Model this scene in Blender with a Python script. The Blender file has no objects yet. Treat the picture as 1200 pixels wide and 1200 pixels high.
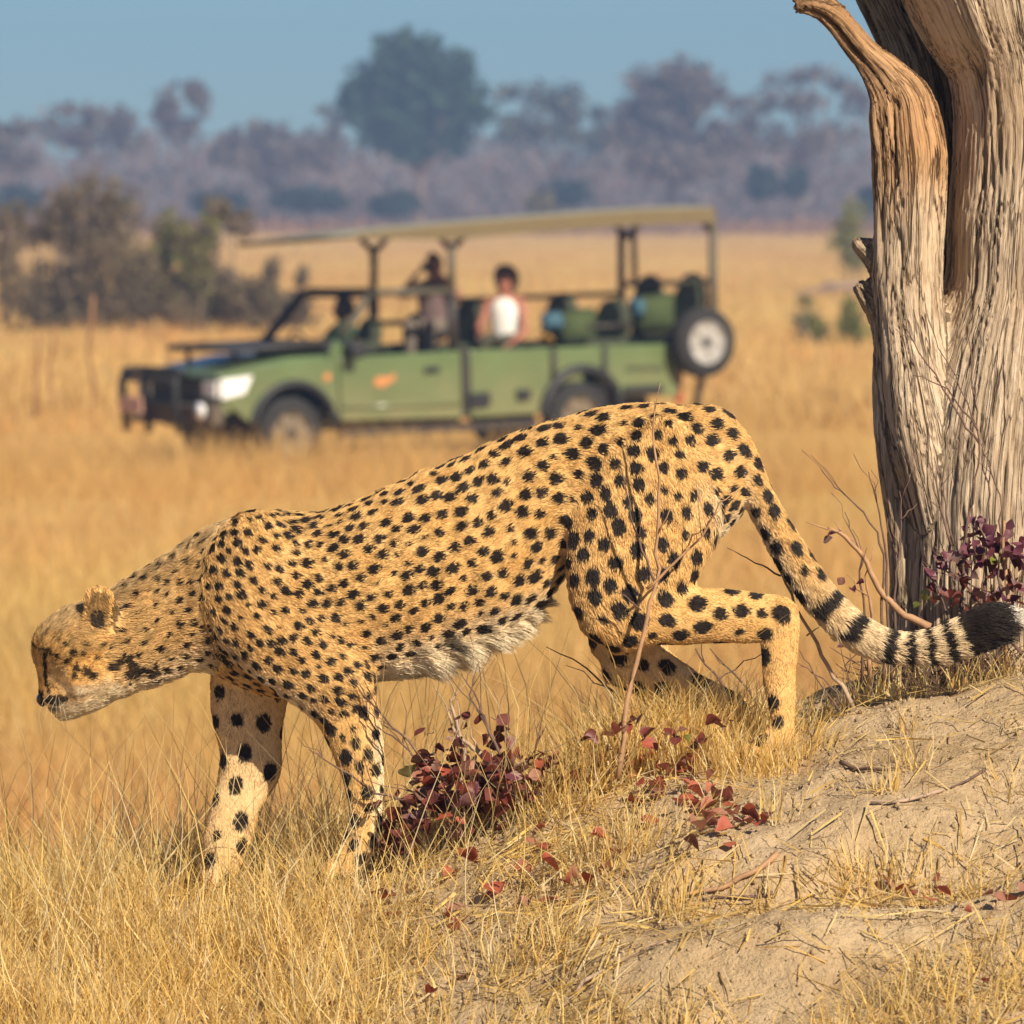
import bpy, math, random
import numpy as np
from mathutils import Vector, Matrix, kdtree

random.seed(7)
rng = np.random.default_rng(7)
R = math.radians
SC = bpy.context.scene
COL = SC.collection

# ------------------------------------------------------------------ camera
F = 7800.0            # focal length in photo pixels (1200 px wide)
HC = 2.8              # camera height over the plain
CAM = Vector((0.0, -12.0, HC))
PITCH = math.atan((600 - 235) / F)
FW = Vector((0, math.cos(PITCH), -math.sin(PITCH)))
UP = Vector((0, math.sin(PITCH), math.cos(PITCH)))
cam_d = bpy.data.cameras.new('camera')
cam = bpy.data.objects.new('camera', cam_d)
COL.objects.link(cam)
cam.location = CAM
cam.rotation_euler = (R(90) - PITCH, 0, 0)
cam_d.sensor_width = 36.0
cam_d.lens = 36.0 * F / 1200
cam_d.clip_start = 0.1
cam_d.clip_end = 6000
cam_d.dof.use_dof = True
cam_d.dof.focus_distance = 11.8
cam_d.dof.aperture_fstop = cam_d.lens / 24.0
SC.camera = cam

# ------------------------------------------------------------------ light
SUN_EL = R(36)
SUN_AZ = R(147)       # clockwise from +Y (seen from above)
w = bpy.data.worlds.new('World')
SC.world = w
w.use_nodes = True
nt = w.node_tree
for n in list(nt.nodes):
    nt.nodes.remove(n)
sky = nt.nodes.new('ShaderNodeTexSky')
sky.sky_type = 'NISHITA'
sky.sun_disc = False
sky.sun_elevation = SUN_EL
sky.sun_rotation = SUN_AZ
sky.altitude = 1000
sky.air_density = 1.0
sky.dust_density = 0.2
sky.ozone_density = 4.0
bg = nt.nodes.new('ShaderNodeBackground')
bg.inputs['Strength'].default_value = 0.046
out = nt.nodes.new('ShaderNodeOutputWorld')
tint = nt.nodes.new('ShaderNodeMix')      # dry-season haze: the whole sky a little deeper blue
tint.data_type = 'RGBA'
tint.blend_type = 'MULTIPLY'
tint.inputs[0].default_value = 1.0
tint.inputs[7].default_value = (0.60, 0.84, 1.06, 1)
nt.links.new(sky.outputs[0], tint.inputs[6])
nt.links.new(tint.outputs[2], bg.inputs[0])
nt.links.new(bg.outputs[0], out.inputs[0])
sun_d = bpy.data.lights.new('sun', 'SUN')
sun_d.energy = 4.8
sun_d.angle = R(0.6)
sun_d.color = (1.0, 0.88, 0.69)
sun = bpy.data.objects.new('sun', sun_d)
COL.objects.link(sun)
TO_SUN = Vector((math.sin(SUN_AZ) * math.cos(SUN_EL), math.cos(SUN_AZ) * math.cos(SUN_EL), math.sin(SUN_EL)))
sun.rotation_euler = TO_SUN.to_track_quat('Z', 'Y').to_euler()
sun.location = TO_SUN * 30
SC.view_settings.view_transform = 'Standard'
SC.view_settings.look = 'None'
SC.view_settings.exposure = 0.66
SC.view_settings.gamma = 1.0
SC.view_settings.use_curve_mapping = False
SC.cycles.use_denoising = True
SC.cycles.max_bounces = 6
SC.cycles.diffuse_bounces = 3
SC.cycles.glossy_bounces = 2
SC.cycles.transmission_bounces = 3
SC.cycles.transparent_max_bounces = 8
SC.cycles.volume_bounces = 0
SC.cycles.caustics_reflective = False
SC.cycles.caustics_refractive = False


# ------------------------------------------------------------------ helpers
def at(px, py, Y):
    """world point seen at photo pixel px, py lying in the plane y = Y"""
    d = FW + Vector((1, 0, 0)) * ((px - 600) / F) + UP * ((600 - py) / F)
    return CAM + d * ((Y - CAM.y) / d.y)


def wx(px, Y=0.0):
    return (px - 600) / F * (Y + 12)


def link(name, data, parent=None, loc=None):
    o = bpy.data.objects.new(name, data)
    COL.objects.link(o)
    if parent is not None:
        o.parent = parent
    if loc is not None:
        o.location = loc
    return o


def tag(o, label=None, cat=None, group=None, kind=None):
    if label:
        o['label'] = label
    if cat:
        o['category'] = cat
    if group:
        o['group'] = group
    if kind:
        o['kind'] = kind
    return o


def empty(name, loc, rot=(0, 0, 0)):
    o = link(name, None)
    o.location = loc
    o.rotation_euler = rot
    o.empty_display_size = 0.2
    return o


def copy_tree(o, parent=None):
    c = o.copy()
    COL.objects.link(c)
    if parent is not None:
        c.parent = parent
    for ch in list(o.children):
        copy_tree(ch, c)
    return c


def np_mesh(name, V, Fc, mat=None, smooth=True, col=None, attrs=None):
    """mesh from numpy arrays; Fc is (m,k) with equal sided faces or a list of such arrays"""
    if not isinstance(Fc, (list, tuple)):
        Fc = [Fc]
    Fc = [f for f in Fc if len(f)]
    me = bpy.data.meshes.new(name)
    V = np.ascontiguousarray(V, dtype=np.float32)
    me.vertices.add(len(V))
    me.vertices.foreach_set('co', V.ravel())
    loops = np.concatenate([f.ravel() for f in Fc]).astype(np.int32)
    tot = np.concatenate([np.full(len(f), f.shape[1]) for f in Fc]).astype(np.int32)
    start = np.concatenate([[0], np.cumsum(tot)[:-1]]).astype(np.int32)
    me.loops.add(len(loops))
    me.loops.foreach_set('vertex_index', loops)
    me.polygons.add(len(tot))
    me.polygons.foreach_set('loop_start', start)
    me.update(calc_edges=True)
    me.polygons.foreach_set('use_smooth', np.full(len(tot), smooth))
    if col is not None:
        a = me.attributes.new('col', 'FLOAT_COLOR', 'POINT')
        c = np.ones((len(V), 4), dtype=np.float32)
        c[:, :3] = col
        a.data.foreach_set('color', c.ravel())
    for k, v in (attrs or {}).items():
        a = me.attributes.new(k, 'FLOAT_VECTOR', 'POINT')
        a.data.foreach_set('vector', np.ascontiguousarray(v, dtype=np.float32).ravel())
    if mat:
        me.materials.append(mat)
    me.update()
    return me


class Nodes:
    def __init__(self, name):
        self.m = bpy.data.materials.new(name)
        self.m.use_nodes = True
        self.t = self.m.node_tree
        self.p = self.t.nodes['Principled BSDF']
        self.o = self.t.nodes['Material Output']

    def n(self, typ, **kw):
        nd = self.t.nodes.new(typ)
        for k, v in kw.items():
            if k.startswith('i_'):
                key = k[2:]
                key = int(key) if key.isdigit() else key.replace('_', ' ')
                nd.inputs[key].default_value = v
            else:
                setattr(nd, k, v)
        return nd

    def l(self, a, b):
        self.t.links.new(a, b)

    def ramp(self, fac, stops, interp='LINEAR'):
        r = self.t.nodes.new('ShaderNodeValToRGB')
        r.color_ramp.interpolation = interp
        e = r.color_ramp.elements
        while len(e) < len(stops):
            e.new(0.5)
        for i, (p, c) in enumerate(stops):
            e[i].position = p
            e[i].color = (*c, 1) if len(c) == 3 else c
        self.l(fac, r.inputs[0])
        return r.outputs[0]

    def mix(self, fac, a, b, blend='MIX'):
        m = self.t.nodes.new('ShaderNodeMix')
        m.data_type = 'RGBA'
        m.blend_type = blend
        for sock, v in ((m.inputs[0], fac), (m.inputs[6], a), (m.inputs[7], b)):
            if hasattr(v, 'is_linked'):
                self.l(v, sock)
            elif isinstance(v, (int, float)):
                sock.default_value = v
            else:
                sock.default_value = (*v, 1)
        return m.outputs[2]

    def noise(self, vec, scale, detail=4, rough=0.6, dist=0.0):
        n = self.n('ShaderNodeTexNoise', i_Scale=scale, i_Detail=detail, i_Roughness=rough, i_Distortion=dist)
        if vec is not None:
            self.l(vec, n.inputs['Vector'])
        return n.outputs[0]

    def bump(self, h, strength=0.3, dist=0.01):
        b = self.n('ShaderNodeBump', i_Strength=strength, i_Distance=dist)
        self.l(h, b.inputs['Height'])
        self.l(b.outputs[0], self.p.inputs['Normal'])

    def obj(self):
        return self.n('ShaderNodeTexCoord').outputs['Object']

    def attr(self, name):
        return self.n('ShaderNodeAttribute', attribute_name=name)


def paint(name, c, rough=0.5, metal=0.0, vary=0.12, scale=6.0, coat=0.0, spec=0.5):
    """simple procedural coat: base colour with soft wear and dust"""
    k = Nodes(name)
    nz = k.noise(k.obj(), scale, 5, 0.65)
    d = [max(0, x * (1 - vary)) for x in c]
    b = [min(1, x * (1 + vary)) for x in c]
    k.l(k.ramp(nz, [(0.3, d), (0.7, b)]), k.p.inputs['Base Color'])
    k.p.inputs['Roughness'].default_value = rough
    k.p.inputs['Metallic'].default_value = metal
    k.p.inputs['Coat Weight'].default_value = coat
    k.p.inputs['Coat Roughness'].default_value = 0.18
    k.p.inputs['Specular IOR Level'].default_value = spec
    return k.m


def col_attr_mat(name, rough=0.8, trans=0.0, spec=0.2):
    """colour from the per-point attribute col, with optional leaf translucency"""
    k = Nodes(name)
    a = k.attr('col')
    k.l(a.outputs['Color'], k.p.inputs['Base Color'])
    k.p.inputs['Roughness'].default_value = rough
    k.p.inputs['Specular IOR Level'].default_value = spec
    if trans:
        tr = k.n('ShaderNodeBsdfTranslucent')
        k.l(a.outputs['Color'], tr.inputs['Color'])
        mx = k.n('ShaderNodeMixShader')
        mx.inputs[0].default_value = trans
        k.l(k.p.outputs[0], mx.inputs[1])
        k.l(tr.outputs[0], mx.inputs[2])
        k.l(mx.outputs[0], k.o.inputs['Surface'])
    return k.m


# ---- numpy gradient noise
_perm = rng.permutation(4096)
_grad = rng.normal(size=(4096, 3))
_grad /= np.linalg.norm(_grad, axis=1)[:, None]


def noise3(P):
    P = np.asarray(P, dtype=np.float64)
    I = np.floor(P).astype(np.int64)
    f = P - I
    u = f * f * f * (f * (f * 6 - 15) + 10)
    r = 0
    for dx in (0, 1):
        for dy in (0, 1):
            for dz in (0, 1):
                h = _perm[(_perm[(_perm[(I[:, 0] + dx) & 4095] + I[:, 1] + dy) & 4095] + I[:, 2] + dz) & 4095]
                g = _grad[h]
                d = g[:, 0] * (f[:, 0] - dx) + g[:, 1] * (f[:, 1] - dy) + g[:, 2] * (f[:, 2] - dz)
                wgt = (u[:, 0] if dx else 1 - u[:, 0]) * (u[:, 1] if dy else 1 - u[:, 1]) * (u[:, 2] if dz else 1 - u[:, 2])
                r = r + d * wgt
    return r * 1.6


def fbm(P, octs=4, gain=0.5):
    P = np.asarray(P, dtype=np.float64)
    s, a = 0, 1.0
    for o in range(octs):
        s = s + a * noise3(P * 2 ** o + 17.3 * o)
        a *= gain
    return s


def sstep(a, b, x):
    t = np.clip((x - a) / (b - a), 0, 1)
    return t * t * (3 - 2 * t)


# ---- solids grown from tapered elliptic tubes, meshed with surface nets
def catmull(A, n):
    A = np.asarray(A, dtype=np.float64)
    if len(A) < 3:
        t = np.linspace(0, 1, n * (len(A) - 1) + 1)[:, None]
        return A[0] * (1 - t) + A[-1] * t
    P = np.vstack([2 * A[0] - A[1], A, 2 * A[-1] - A[-2]])
    o = []
    for i in range(1, len(P) - 2):
        for t in np.arange(n) / n:
            o.append(0.5 * (2 * P[i] + (P[i + 1] - P[i - 1]) * t + (2 * P[i - 1] - 5 * P[i] + 4 * P[i + 1] - P[i + 2]) * t * t
                            + (3 * P[i] - P[i - 1] - 3 * P[i + 1] + P[i + 2]) * t ** 3))
    o.append(P[-2])
    return np.array(o)


class Solid:
    def __init__(self, h):
        self.h = h
        self.tubes = []

    def tube(self, name, pts, a, b=None, k=0.02, lat=(0, 1, 0), n=5, cap=None):
        pts = np.asarray([tuple(p) for p in pts], dtype=np.float64)
        a = np.asarray(a, dtype=np.float64)
        b = a if b is None else np.asarray(b, dtype=np.float64)
        A = np.column_stack([pts, a, b])
        S = catmull(A, n)
        S[:, 3:] = np.maximum(S[:, 3:], 0.003)
        self.tubes.append(dict(name=name, S=S, k=k, lat=np.asarray(lat, dtype=np.float64), cap=cap))

    @staticmethod
    def seg(X, S, i, lat, cap=None):
        p0, p1 = S[i], S[i + 1]
        d = p1[:3] - p0[:3]
        L2 = max(d @ d, 1e-12)
        T = d / math.sqrt(L2)
        A = np.cross(lat, T)
        A /= max(np.linalg.norm(A), 1e-9)
        B = np.cross(T, A)
        v = X - p0[:3]
        t = np.clip((v @ d) / L2, 0, 1)
        v = v - t[..., None] * d
        a = p0[3] + (p1[3] - p0[3]) * t
        b = p0[4] + (p1[4] - p0[4]) * t
        c = np.minimum(a, b) if cap is None else cap
        aa, bb, cc = v @ A, v @ B, v @ T
        k0 = np.sqrt((aa / a) ** 2 + (bb / b) ** 2 + (cc / c) ** 2)
        k1 = np.sqrt((aa / a ** 2) ** 2 + (bb / b ** 2) ** 2 + (cc / c ** 2) ** 2)
        return k0 * (k0 - 1) / np.maximum(k1, 1e-6), t, T, aa / a, bb / b

    def mesh(self):
        h = self.h
        pad = 0.05
        lo = np.min([(t['S'][:, :3] - t['S'][:, 3:].max(1)[:, None]).min(0) for t in self.tubes], axis=0) - 3 * h
        hi = np.max([(t['S'][:, :3] + t['S'][:, 3:].max(1)[:, None]).max(0) for t in self.tubes], axis=0) + 3 * h
        dims = np.ceil((hi - lo) / h).astype(int) + 1
        G = np.full(dims, 0.2, dtype=np.float32)
        ax = [lo[i] + np.arange(dims[i]) * h for i in range(3)]
        for tb in self.tubes:
            S = tb['S']
            mr = S[:, 3:].max(1)
            bl = np.clip(((S[:, :3] - mr[:, None]).min(0) - pad - lo) // h, 0, dims - 1).astype(int)
            bh = np.clip(((S[:, :3] + mr[:, None]).max(0) + pad - lo) // h + 2, 1, dims).astype(int)
            D = np.full(bh - bl, 0.2, dtype=np.float32)
            for i in range(len(S) - 1):
                r = max(mr[i], mr[i + 1]) + pad
                l2 = np.clip((np.minimum(S[i, :3], S[i + 1, :3]) - r - lo) // h, 0, dims - 1).astype(int)
                h2 = np.clip((np.maximum(S[i, :3], S[i + 1, :3]) + r - lo) // h + 2, 1, dims).astype(int)
                l2 = np.maximum(l2, bl)
                h2 = np.minimum(h2, bh)
                X = np.stack(np.meshgrid(*[ax[q][l2[q]:h2[q]] for q in range(3)], indexing='ij'), -1)
                d = self.seg(X, S, i, tb['lat'], tb['cap'])[0]
                s = tuple(slice(l2[q] - bl[q], h2[q] - bl[q]) for q in range(3))
                D[s] = np.minimum(D[s], d)
            s = tuple(slice(bl[q], bh[q]) for q in range(3))
            g = G[s]
            k = tb['k']
            hh = np.clip(0.5 + 0.5 * (g - D) / k, 0, 1)
            G[s] = g * (1 - hh) + D * hh - k * hh * (1 - hh)
        return surface_nets(G, lo, h)

    def where(self, X):
        """for each point: nearest tube index, position along it 0..1, tangent (blended), cross coords"""
        n = len(X)
        best = np.full(n, 9.0)
        idx = np.zeros(n, dtype=int)
        par = np.zeros(n)
        va = np.zeros(n)
        vb = np.zeros(n)
        tan = np.zeros((n, 3))
        wsum = np.zeros(n)
        for ti, tb in enumerate(self.tubes):
            S = tb['S']
            bd = np.full(n, 9.0)
            bt = np.zeros((n, 3))
            bu, ba, bb_ = np.zeros(n), np.zeros(n), np.zeros(n)
            for i in range(len(S) - 1):
                d, t, T, a, b = self.seg(X, S, i, tb['lat'], tb['cap'])
                m = d < bd
                bd[m] = d[m]
                bt[m] = T
                bu[m] = (i + t[m]) / (len(S) - 1)
                ba[m] = a[m]
                bb_[m] = b[m]
            wg = np.exp(-np.maximum(bd, -0.01) / 0.012)
            tan += bt * wg[:, None]
            m = bd < best
            best[m] = bd[m]
            idx[m] = ti
            par[m] = bu[m]
            va[m] = ba[m]
            vb[m] = bb_[m]
        tan /= np.maximum(np.linalg.norm(tan, axis=1), 1e-9)[:, None]
        return idx, par, tan, va, vb


def surface_nets(G, lo, h):
    s = G < 0
    nx, ny, nz = G.shape
    c = np.zeros((nx - 1, ny - 1, nz - 1), dtype=np.int8)
    corners = [(i, j, k) for i in (0, 1) for j in (0, 1) for k in (0, 1)]
    for i, j, k in corners:
        c += s[i:nx - 1 + i, j:ny - 1 + j, k:nz - 1 + k]
    act = (c > 0) & (c < 8)
    I = np.array(np.nonzero(act)).T
    acc = np.zeros((len(I), 3))
    cnt = np.zeros(len(I))
    for a in range(8):
        for b in range(a + 1, 8):
            ca, cb = np.array(corners[a]), np.array(corners[b])
            if np.abs(ca - cb).sum() != 1:
                continue
            fa = G[tuple((I + ca).T)]
            fb = G[tuple((I + cb).T)]
            m = (fa < 0) != (fb < 0)
            t = np.where(m, fa / np.where(m, fa - fb, 1), 0)
            acc += (ca + t[:, None] * (cb - ca)) * m[:, None]
            cnt += m
    V = lo + (I + acc / cnt[:, None]) * h
    vid = np.full(act.shape, -1, dtype=np.int64)
    vid[act] = np.arange(len(I))
    quads = []
    for axis in range(3):
        u, v = [(1, 2), (2, 0), (0, 1)][axis]
        s0 = [slice(None)] * 3
        s1 = [slice(None)] * 3
        s0[axis] = slice(0, -1)
        s1[axis] = slice(1, None)
        E = np.array(np.nonzero(s[tuple(s0)] != s[tuple(s1)])).T
        E = E[(E[:, u] > 0) & (E[:, v] > 0) & (E[:, u] < G.shape[u] - 1) & (E[:, v] < G.shape[v] - 1)]
        inside = s[tuple(E.T)]
        du = np.zeros(3, dtype=int)
        dv = np.zeros(3, dtype=int)
        du[u] = 1
        dv[v] = 1
        q = np.column_stack([vid[tuple((E - du - dv).T)], vid[tuple((E - dv).T)], vid[tuple(E.T)], vid[tuple((E - du).T)]])
        q[~inside] = q[~inside][:, ::-1]
        quads.append(q)
    Q = np.vstack(quads)
    Q = Q[(Q >= 0).all(1)]
    return V, Q


def smooth_mesh(V, Q, it=2, lam=0.5):
    E = np.vstack([Q[:, [0, 1]], Q[:, [1, 2]], Q[:, [2, 3]], Q[:, [3, 0]]])
    E = np.vstack([E, E[:, ::-1]])
    deg = np.bincount(E[:, 0], minlength=len(V)).astype(float)
    for _ in range(it):
        A = np.column_stack([np.bincount(E[:, 0], weights=V[E[:, 1], c], minlength=len(V)) for c in range(3)])
        V = V + lam * (A / np.maximum(deg, 1)[:, None] - V)
    return V


def vnormals(V, Q):
    n = np.cross(V[Q[:, 2]] - V[Q[:, 0]], V[Q[:, 3]] - V[Q[:, 1]])
    N = np.zeros_like(V)
    for k in range(4):
        for c in range(3):
            N[:, c] += np.bincount(Q[:, k], weights=n[:, c], minlength=len(V))
    return N / np.maximum(np.linalg.norm(N, axis=1), 1e-12)[:, None]


# ---- tubes, boxes and prisms collected into one mesh
class MB:
    def __init__(self):
        self.v = []
        self.f = []
        self.c = []

    def add(self, V, Fs, col=None):
        b = len(self.v)
        self.v += [tuple(p) for p in V]
        self.f += [tuple(i + b for i in f) for f in Fs]
        self.c += [col or (1, 1, 1)] * len(V)

    def box(self, c, s, M=None, col=None):
        V = [Vector((c[0] + i * s[0] / 2, c[1] + j * s[1] / 2, c[2] + k * s[2] / 2)) for i in (-1, 1) for j in (-1, 1) for k in (-1, 1)]
        if M:
            V = [M @ v for v in V]
        self.add(V, [(0, 1, 3, 2), (4, 6, 7, 5), (0, 4, 5, 1), (2, 3, 7, 6), (0, 2, 6, 4), (1, 5, 7, 3)], col)

    def tube(self, pts, r, sides=6, col=None, cap=True):
        pts = [Vector(p) for p in pts]
        if not hasattr(r, '__len__'):
            r = [r] * len(pts)
        V, Fs = [], []
        ref = Vector((0.31, 0.23, 0.92))
        for i, p in enumerate(pts):
            t = (pts[min(i + 1, len(pts) - 1)] - pts[max(i - 1, 0)]).normalized()
            x = t.cross(ref if abs(t.dot(ref)) < 0.95 else Vector((1, 0, 0))).normalized()
            y = t.cross(x)
            for k in range(sides):
                a = 2 * math.pi * k / sides
                V.append(p + (x * math.cos(a) + y * math.sin(a)) * r[i])
        for i in range(len(pts) - 1):
            for k in range(sides):
                a, b = i * sides + k, i * sides + (k + 1) % sides
                Fs.append((a, b, b + sides, a + sides))
        if cap:
            Fs.append(tuple(range(sides))[::-1])
            Fs.append(tuple(range((len(pts) - 1) * sides, len(pts) * sides)))
        self.add(V, Fs, col)

    def prism(self, poly, t0, t1):
        """poly in (x, z), extruded in y from t0 to t1"""
        n = len(poly)
        V = [(x, t0, z) for x, z in poly] + [(x, t1, z) for x, z in poly]
        Fs = [tuple(range(n)), tuple(range(2 * n - 1, n - 1, -1))]
        Fs += [((i + 1) % n, i, n + i, n + (i + 1) % n) for i in range(n)]
        self.add(V, Fs)

    def lathe(self, prof, sides=24, M=None):
        """profile (radius, y) turned about the y axis"""
        V, Fs = [], []
        for r, y in prof:
            for k in range(sides):
                a = 2 * math.pi * k / sides
                V.append(Vector((r * math.cos(a), y, r * math.sin(a))))
        m = len(prof)
        for i in range(m - 1):
            for k in range(sides):
                a, b = i * sides + k, i * sides + (k + 1) % sides
                Fs.append((a, a + sides, b + sides, b))
        if M:
            V = [M @ v for v in V]
        self.add(V, Fs)

    def mesh(self, name, mat=None, smooth=False, col=False):
        me = bpy.data.meshes.new(name)
        me.from_pydata(self.v, [], self.f)
        if mat:
            me.materials.append(mat)
        if col:
            a = me.attributes.new('col', 'FLOAT_COLOR', 'POINT')
            a.data.foreach_set('color', [x for c in self.c for x in (*c, 1)])
        if smooth:
            me.polygons.foreach_set('use_smooth', [True] * len(me.polygons))
        me.update()
        return me

    def build(self, name, mat, parent=None, smooth=False, bevel=0.0, col=False):
        o = link(name, self.mesh(name, mat, smooth, col), parent)
        bm_fix(o.data)
        if bevel:
            md = o.modifiers.new('bevel', 'BEVEL')
            md.width = bevel
            md.segments = 2
            md.limit_method = 'ANGLE'
        return o


def bm_fix(me):
    import bmesh
    b = bmesh.new()
    b.from_mesh(me)
    bmesh.ops.recalc_face_normals(b, faces=b.faces)
    b.to_mesh(me)
    b.free()


# ------------------------------------------------------------------ ground
HX = np.array([-900, -300, 0, 250, 420, 550, 700, 800, 915, 1000, 1200, 1500, 2300.0])
HPY = np.array([1200, 1110, 1088, 1052, 1008, 960, 905, 882, 866, 845, 806, 790, 800.0])
HZ = np.array([at(a, b, 0.0).z for a, b in zip(HX, HPY)])
HXW = np.array([wx(a) for a in HX])


def gz(x, y, fine=True):
    """height of the termite mound and the plain"""
    x = np.asarray(x, dtype=np.float64)
    y = np.asarray(y, dtype=np.float64)
    h0 = np.interp(x, HXW, HZ)
    sf = np.interp(x, [-1.0, 0.0, 0.9], [0.24, 0.28, 0.30])
    front = np.maximum(-y, 0)
    drop_f = sf * front ** 1.05
    yc = np.interp(x, [-1.0, -0.2, 0.3, 0.8], [0.25, 0.2, 0.45, 0.95])
    back = np.maximum(y - yc, 0)
    drop_b = 0.55 * back ** 2 / (back + 0.6)
    side = 0.35 * np.maximum(np.abs(x - 0.3) - 2.6, 0)
    m = h0 - drop_f - drop_b - side
    # terraces and swells on the bare soil
    def g(px, py, Y, rx, ry, a):
        return a * np.exp(-((x - wx(px, Y)) / rx) ** 2 - ((y - Y) / ry) ** 2)
    m = m + g(930, 0, -0.55, .17, .16, .035) + g(1090, 0, -0.38, .22, .14, .03) + g(900, 0, -1.02, .26, .17, .06) + g(620, 0, -0.75, .2, .2, .03)
    m = m - g(1010, 0, -0.8, .3, .07, .035) + g(720, 0, 0.02, .12, .12, .03) + g(470, 0, -0.1, .1, .1, -.02) - g(1160, 0, -.75, .2, .08, .02)
    wig = 0.06 * np.sin(x * 9 + 1) + 0.03 * np.sin(x * 23)
    for yl, xa, xb, st in ((-0.66, 0.25, 0.75, .030), (-0.36, 0.42, 0.72, .020), (-1.05, 0.1, 0.5, .018), (-0.12, 0.6, 1.1, .012)):
        wd_ = sstep(xa - .12, xa + .05, x) * sstep(xb + .15, xb - .02, x)
        m = m + wd_ * st * (0.5 * np.tanh((y - yl - wig) / 0.022) - 0.5 * np.tanh((y - yl - wig - .22) / 0.12))
    k = 0.25
    hh = np.clip(0.5 + 0.5 * m / k, 0, 1)
    z = m * hh + k * hh * (1 - hh)
    if fine:
        P = np.column_stack([x.ravel(), y.ravel(), np.zeros(x.size)])
        near = np.exp(-((x.ravel()) / 3) ** 2 - ((y.ravel() + 0.4) / 3) ** 2)
        cl = np.abs(noise3(P * [30, 38, 1] + 7))
        n = fbm(P * [5, 5, 1], 3) * 0.013 + fbm(P * [22, 22, 1], 4, 0.62) * 0.0065 - 0.006 * sstep(0.10, 0.0, cl) * sstep(0.0, 0.4, noise3(P * [4, 4, 1] + 50))
        z = z + (n * near).reshape(x.shape)
        far = np.clip((np.abs(y.ravel()) - 8) / 40, 0, 1)
        z = z + (noise3(P * 0.03 + 5) * 0.12 * far).reshape(x.shape)
    return z


def gz1(x, y):
    return float(gz(np.array([x]), np.array([y]))[0])


def axis_lines(segs):
    o = [segs[0][0]]
    for a, b, n in segs:
        o += list(np.linspace(a, b, n + 1)[1:])
    return np.array(o)


gxs = axis_lines([(-400, -60, 12), (-60, -12, 20), (-12, -1.5, 24), (-1.5, 1.6, 330), (1.6, 12, 22), (12, 60, 20), (60, 400, 12)])
gys = axis_lines([(-40, -8, 10), (-8, -2.2, 24), (-2.2, 1.4, 340), (1.4, 6, 40), (6, 60, 50), (60, 200, 30), (200, 745, 20)])
GX, GY = np.meshgrid(gxs, gys, indexing='ij')
GZ = gz(GX, GY)
nxg, nyg = GX.shape
ii = np.arange(nxg * nyg).reshape(nxg, nyg)
GQ = np.stack([ii[:-1, :-1], ii[1:, :-1], ii[1:, 1:], ii[:-1, 1:]], -1).reshape(-1, 4)

k = Nodes('soil_and_dry_grass')
geo = k.n('ShaderNodeNewGeometry')
pos = geo.outputs['Position']
sep = k.n('ShaderNodeSeparateXYZ')
k.l(pos, sep.inputs[0])
big = k.noise(pos, 3.0, 5, 0.6)
med = k.noise(pos, 14.0, 6, 0.7)
fin = k.noise(pos, 90.0, 5, 0.7)
soil = k.ramp(med, [(0.25, (0.30, 0.19, 0.095)), (0.5, (0.47, 0.325, 0.175)), (0.8, (0.61, 0.45, 0.27))])
soil = k.mix(k.ramp(big, [(0.35, (0, 0, 0)), (0.7, (1, 1, 1))]), soil, (0.57, 0.425, 0.265))
soil = k.mix(k.ramp(fin, [(0.30, (0.75, 0.75, 0.75)), (0.44, (0, 0, 0))]), soil, (0.14, 0.09, 0.05))
mp = k.n('ShaderNodeMapping')
mp.inputs['Scale'].default_value = (0.10, 0.05, 1.0)
k.l(pos, mp.inputs['Vector'])
g1 = k.noise(mp.outputs[0], 1.0, 5, 0.6)
g2 = k.noise(pos, 1.6, 5, 0.7)
gold = k.ramp(g1, [(0.30, (0.58, 0.285, 0.10)), (0.46, (0.70, 0.41, 0.125)), (0.62, (0.76, 0.49, 0.155)), (0.8, (0.60, 0.41, 0.15))])
gold = k.mix(k.ramp(g2, [(0.35, (0.45, 0.45, 0.45)), (0.6, (0, 0, 0))]), gold, (0.38, 0.25, 0.09))
mr = k.n('ShaderNodeMapRange')
mr.inputs['From Min'].default_value = 2.5
mr.inputs['From Max'].default_value = 6.0
k.l(sep.outputs['Y'], mr.inputs['Value'])
k.l(k.mix(mr.outputs[0], soil, gold), k.p.inputs['Base Color'])
k.p.inputs['Roughness'].default_value = 0.95
k.p.inputs['Specular IOR Level'].default_value = 0.1
addh = k.n('ShaderNodeMath', operation='ADD')
k.l(med, addh.inputs[0])
k.l(fin, addh.inputs[1])
k.bump(addh.outputs[0], 0.9, 0.012)
M_SOIL = k.m
ground = link('ground', np_mesh('ground', np.column_stack([GX.ravel(), GY.ravel(), GZ.ravel()]), GQ, M_SOIL))
tag(ground, kind='structure')

# ------------------------------------------------------------------ haze
hz = MB()
hz.box((0, 350, 10.5), (840, 820, 23.5))
haze = hz.build('haze', None)
tag(haze, kind='stuff')
k = Nodes('haze_air')
k.t.nodes.remove(k.p)
pv = k.n('ShaderNodeVolumePrincipled')
pv.inputs['Color'].default_value = (0.32, 0.48, 0.78, 1)
pv.inputs['Density'].default_value = 0.0009
pv.inputs['Anisotropy'].default_value = 0.0
k.l(pv.outputs[0], k.o.inputs['Volume'])
haze.data.materials.append(k.m)
haze.visible_shadow = True

# ------------------------------------------------------------------ cheetah
PX = 1 / 650.0


def pts_(lst, y):
    """(px, py, radius px[, depth radius m[, y]]) -> points, a, b"""
    P, a, b = [], [], []
    for q in lst:
        yy = q[4] if len(q) > 4 else y
        P.append(at(q[0], q[1], yy))
        a.append(q[2] * PX * (yy + 12) / 12)
        b.append(q[3] if len(q) > 3 and q[3] else q[2] * PX * 0.85)
    return P, a, b


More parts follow.
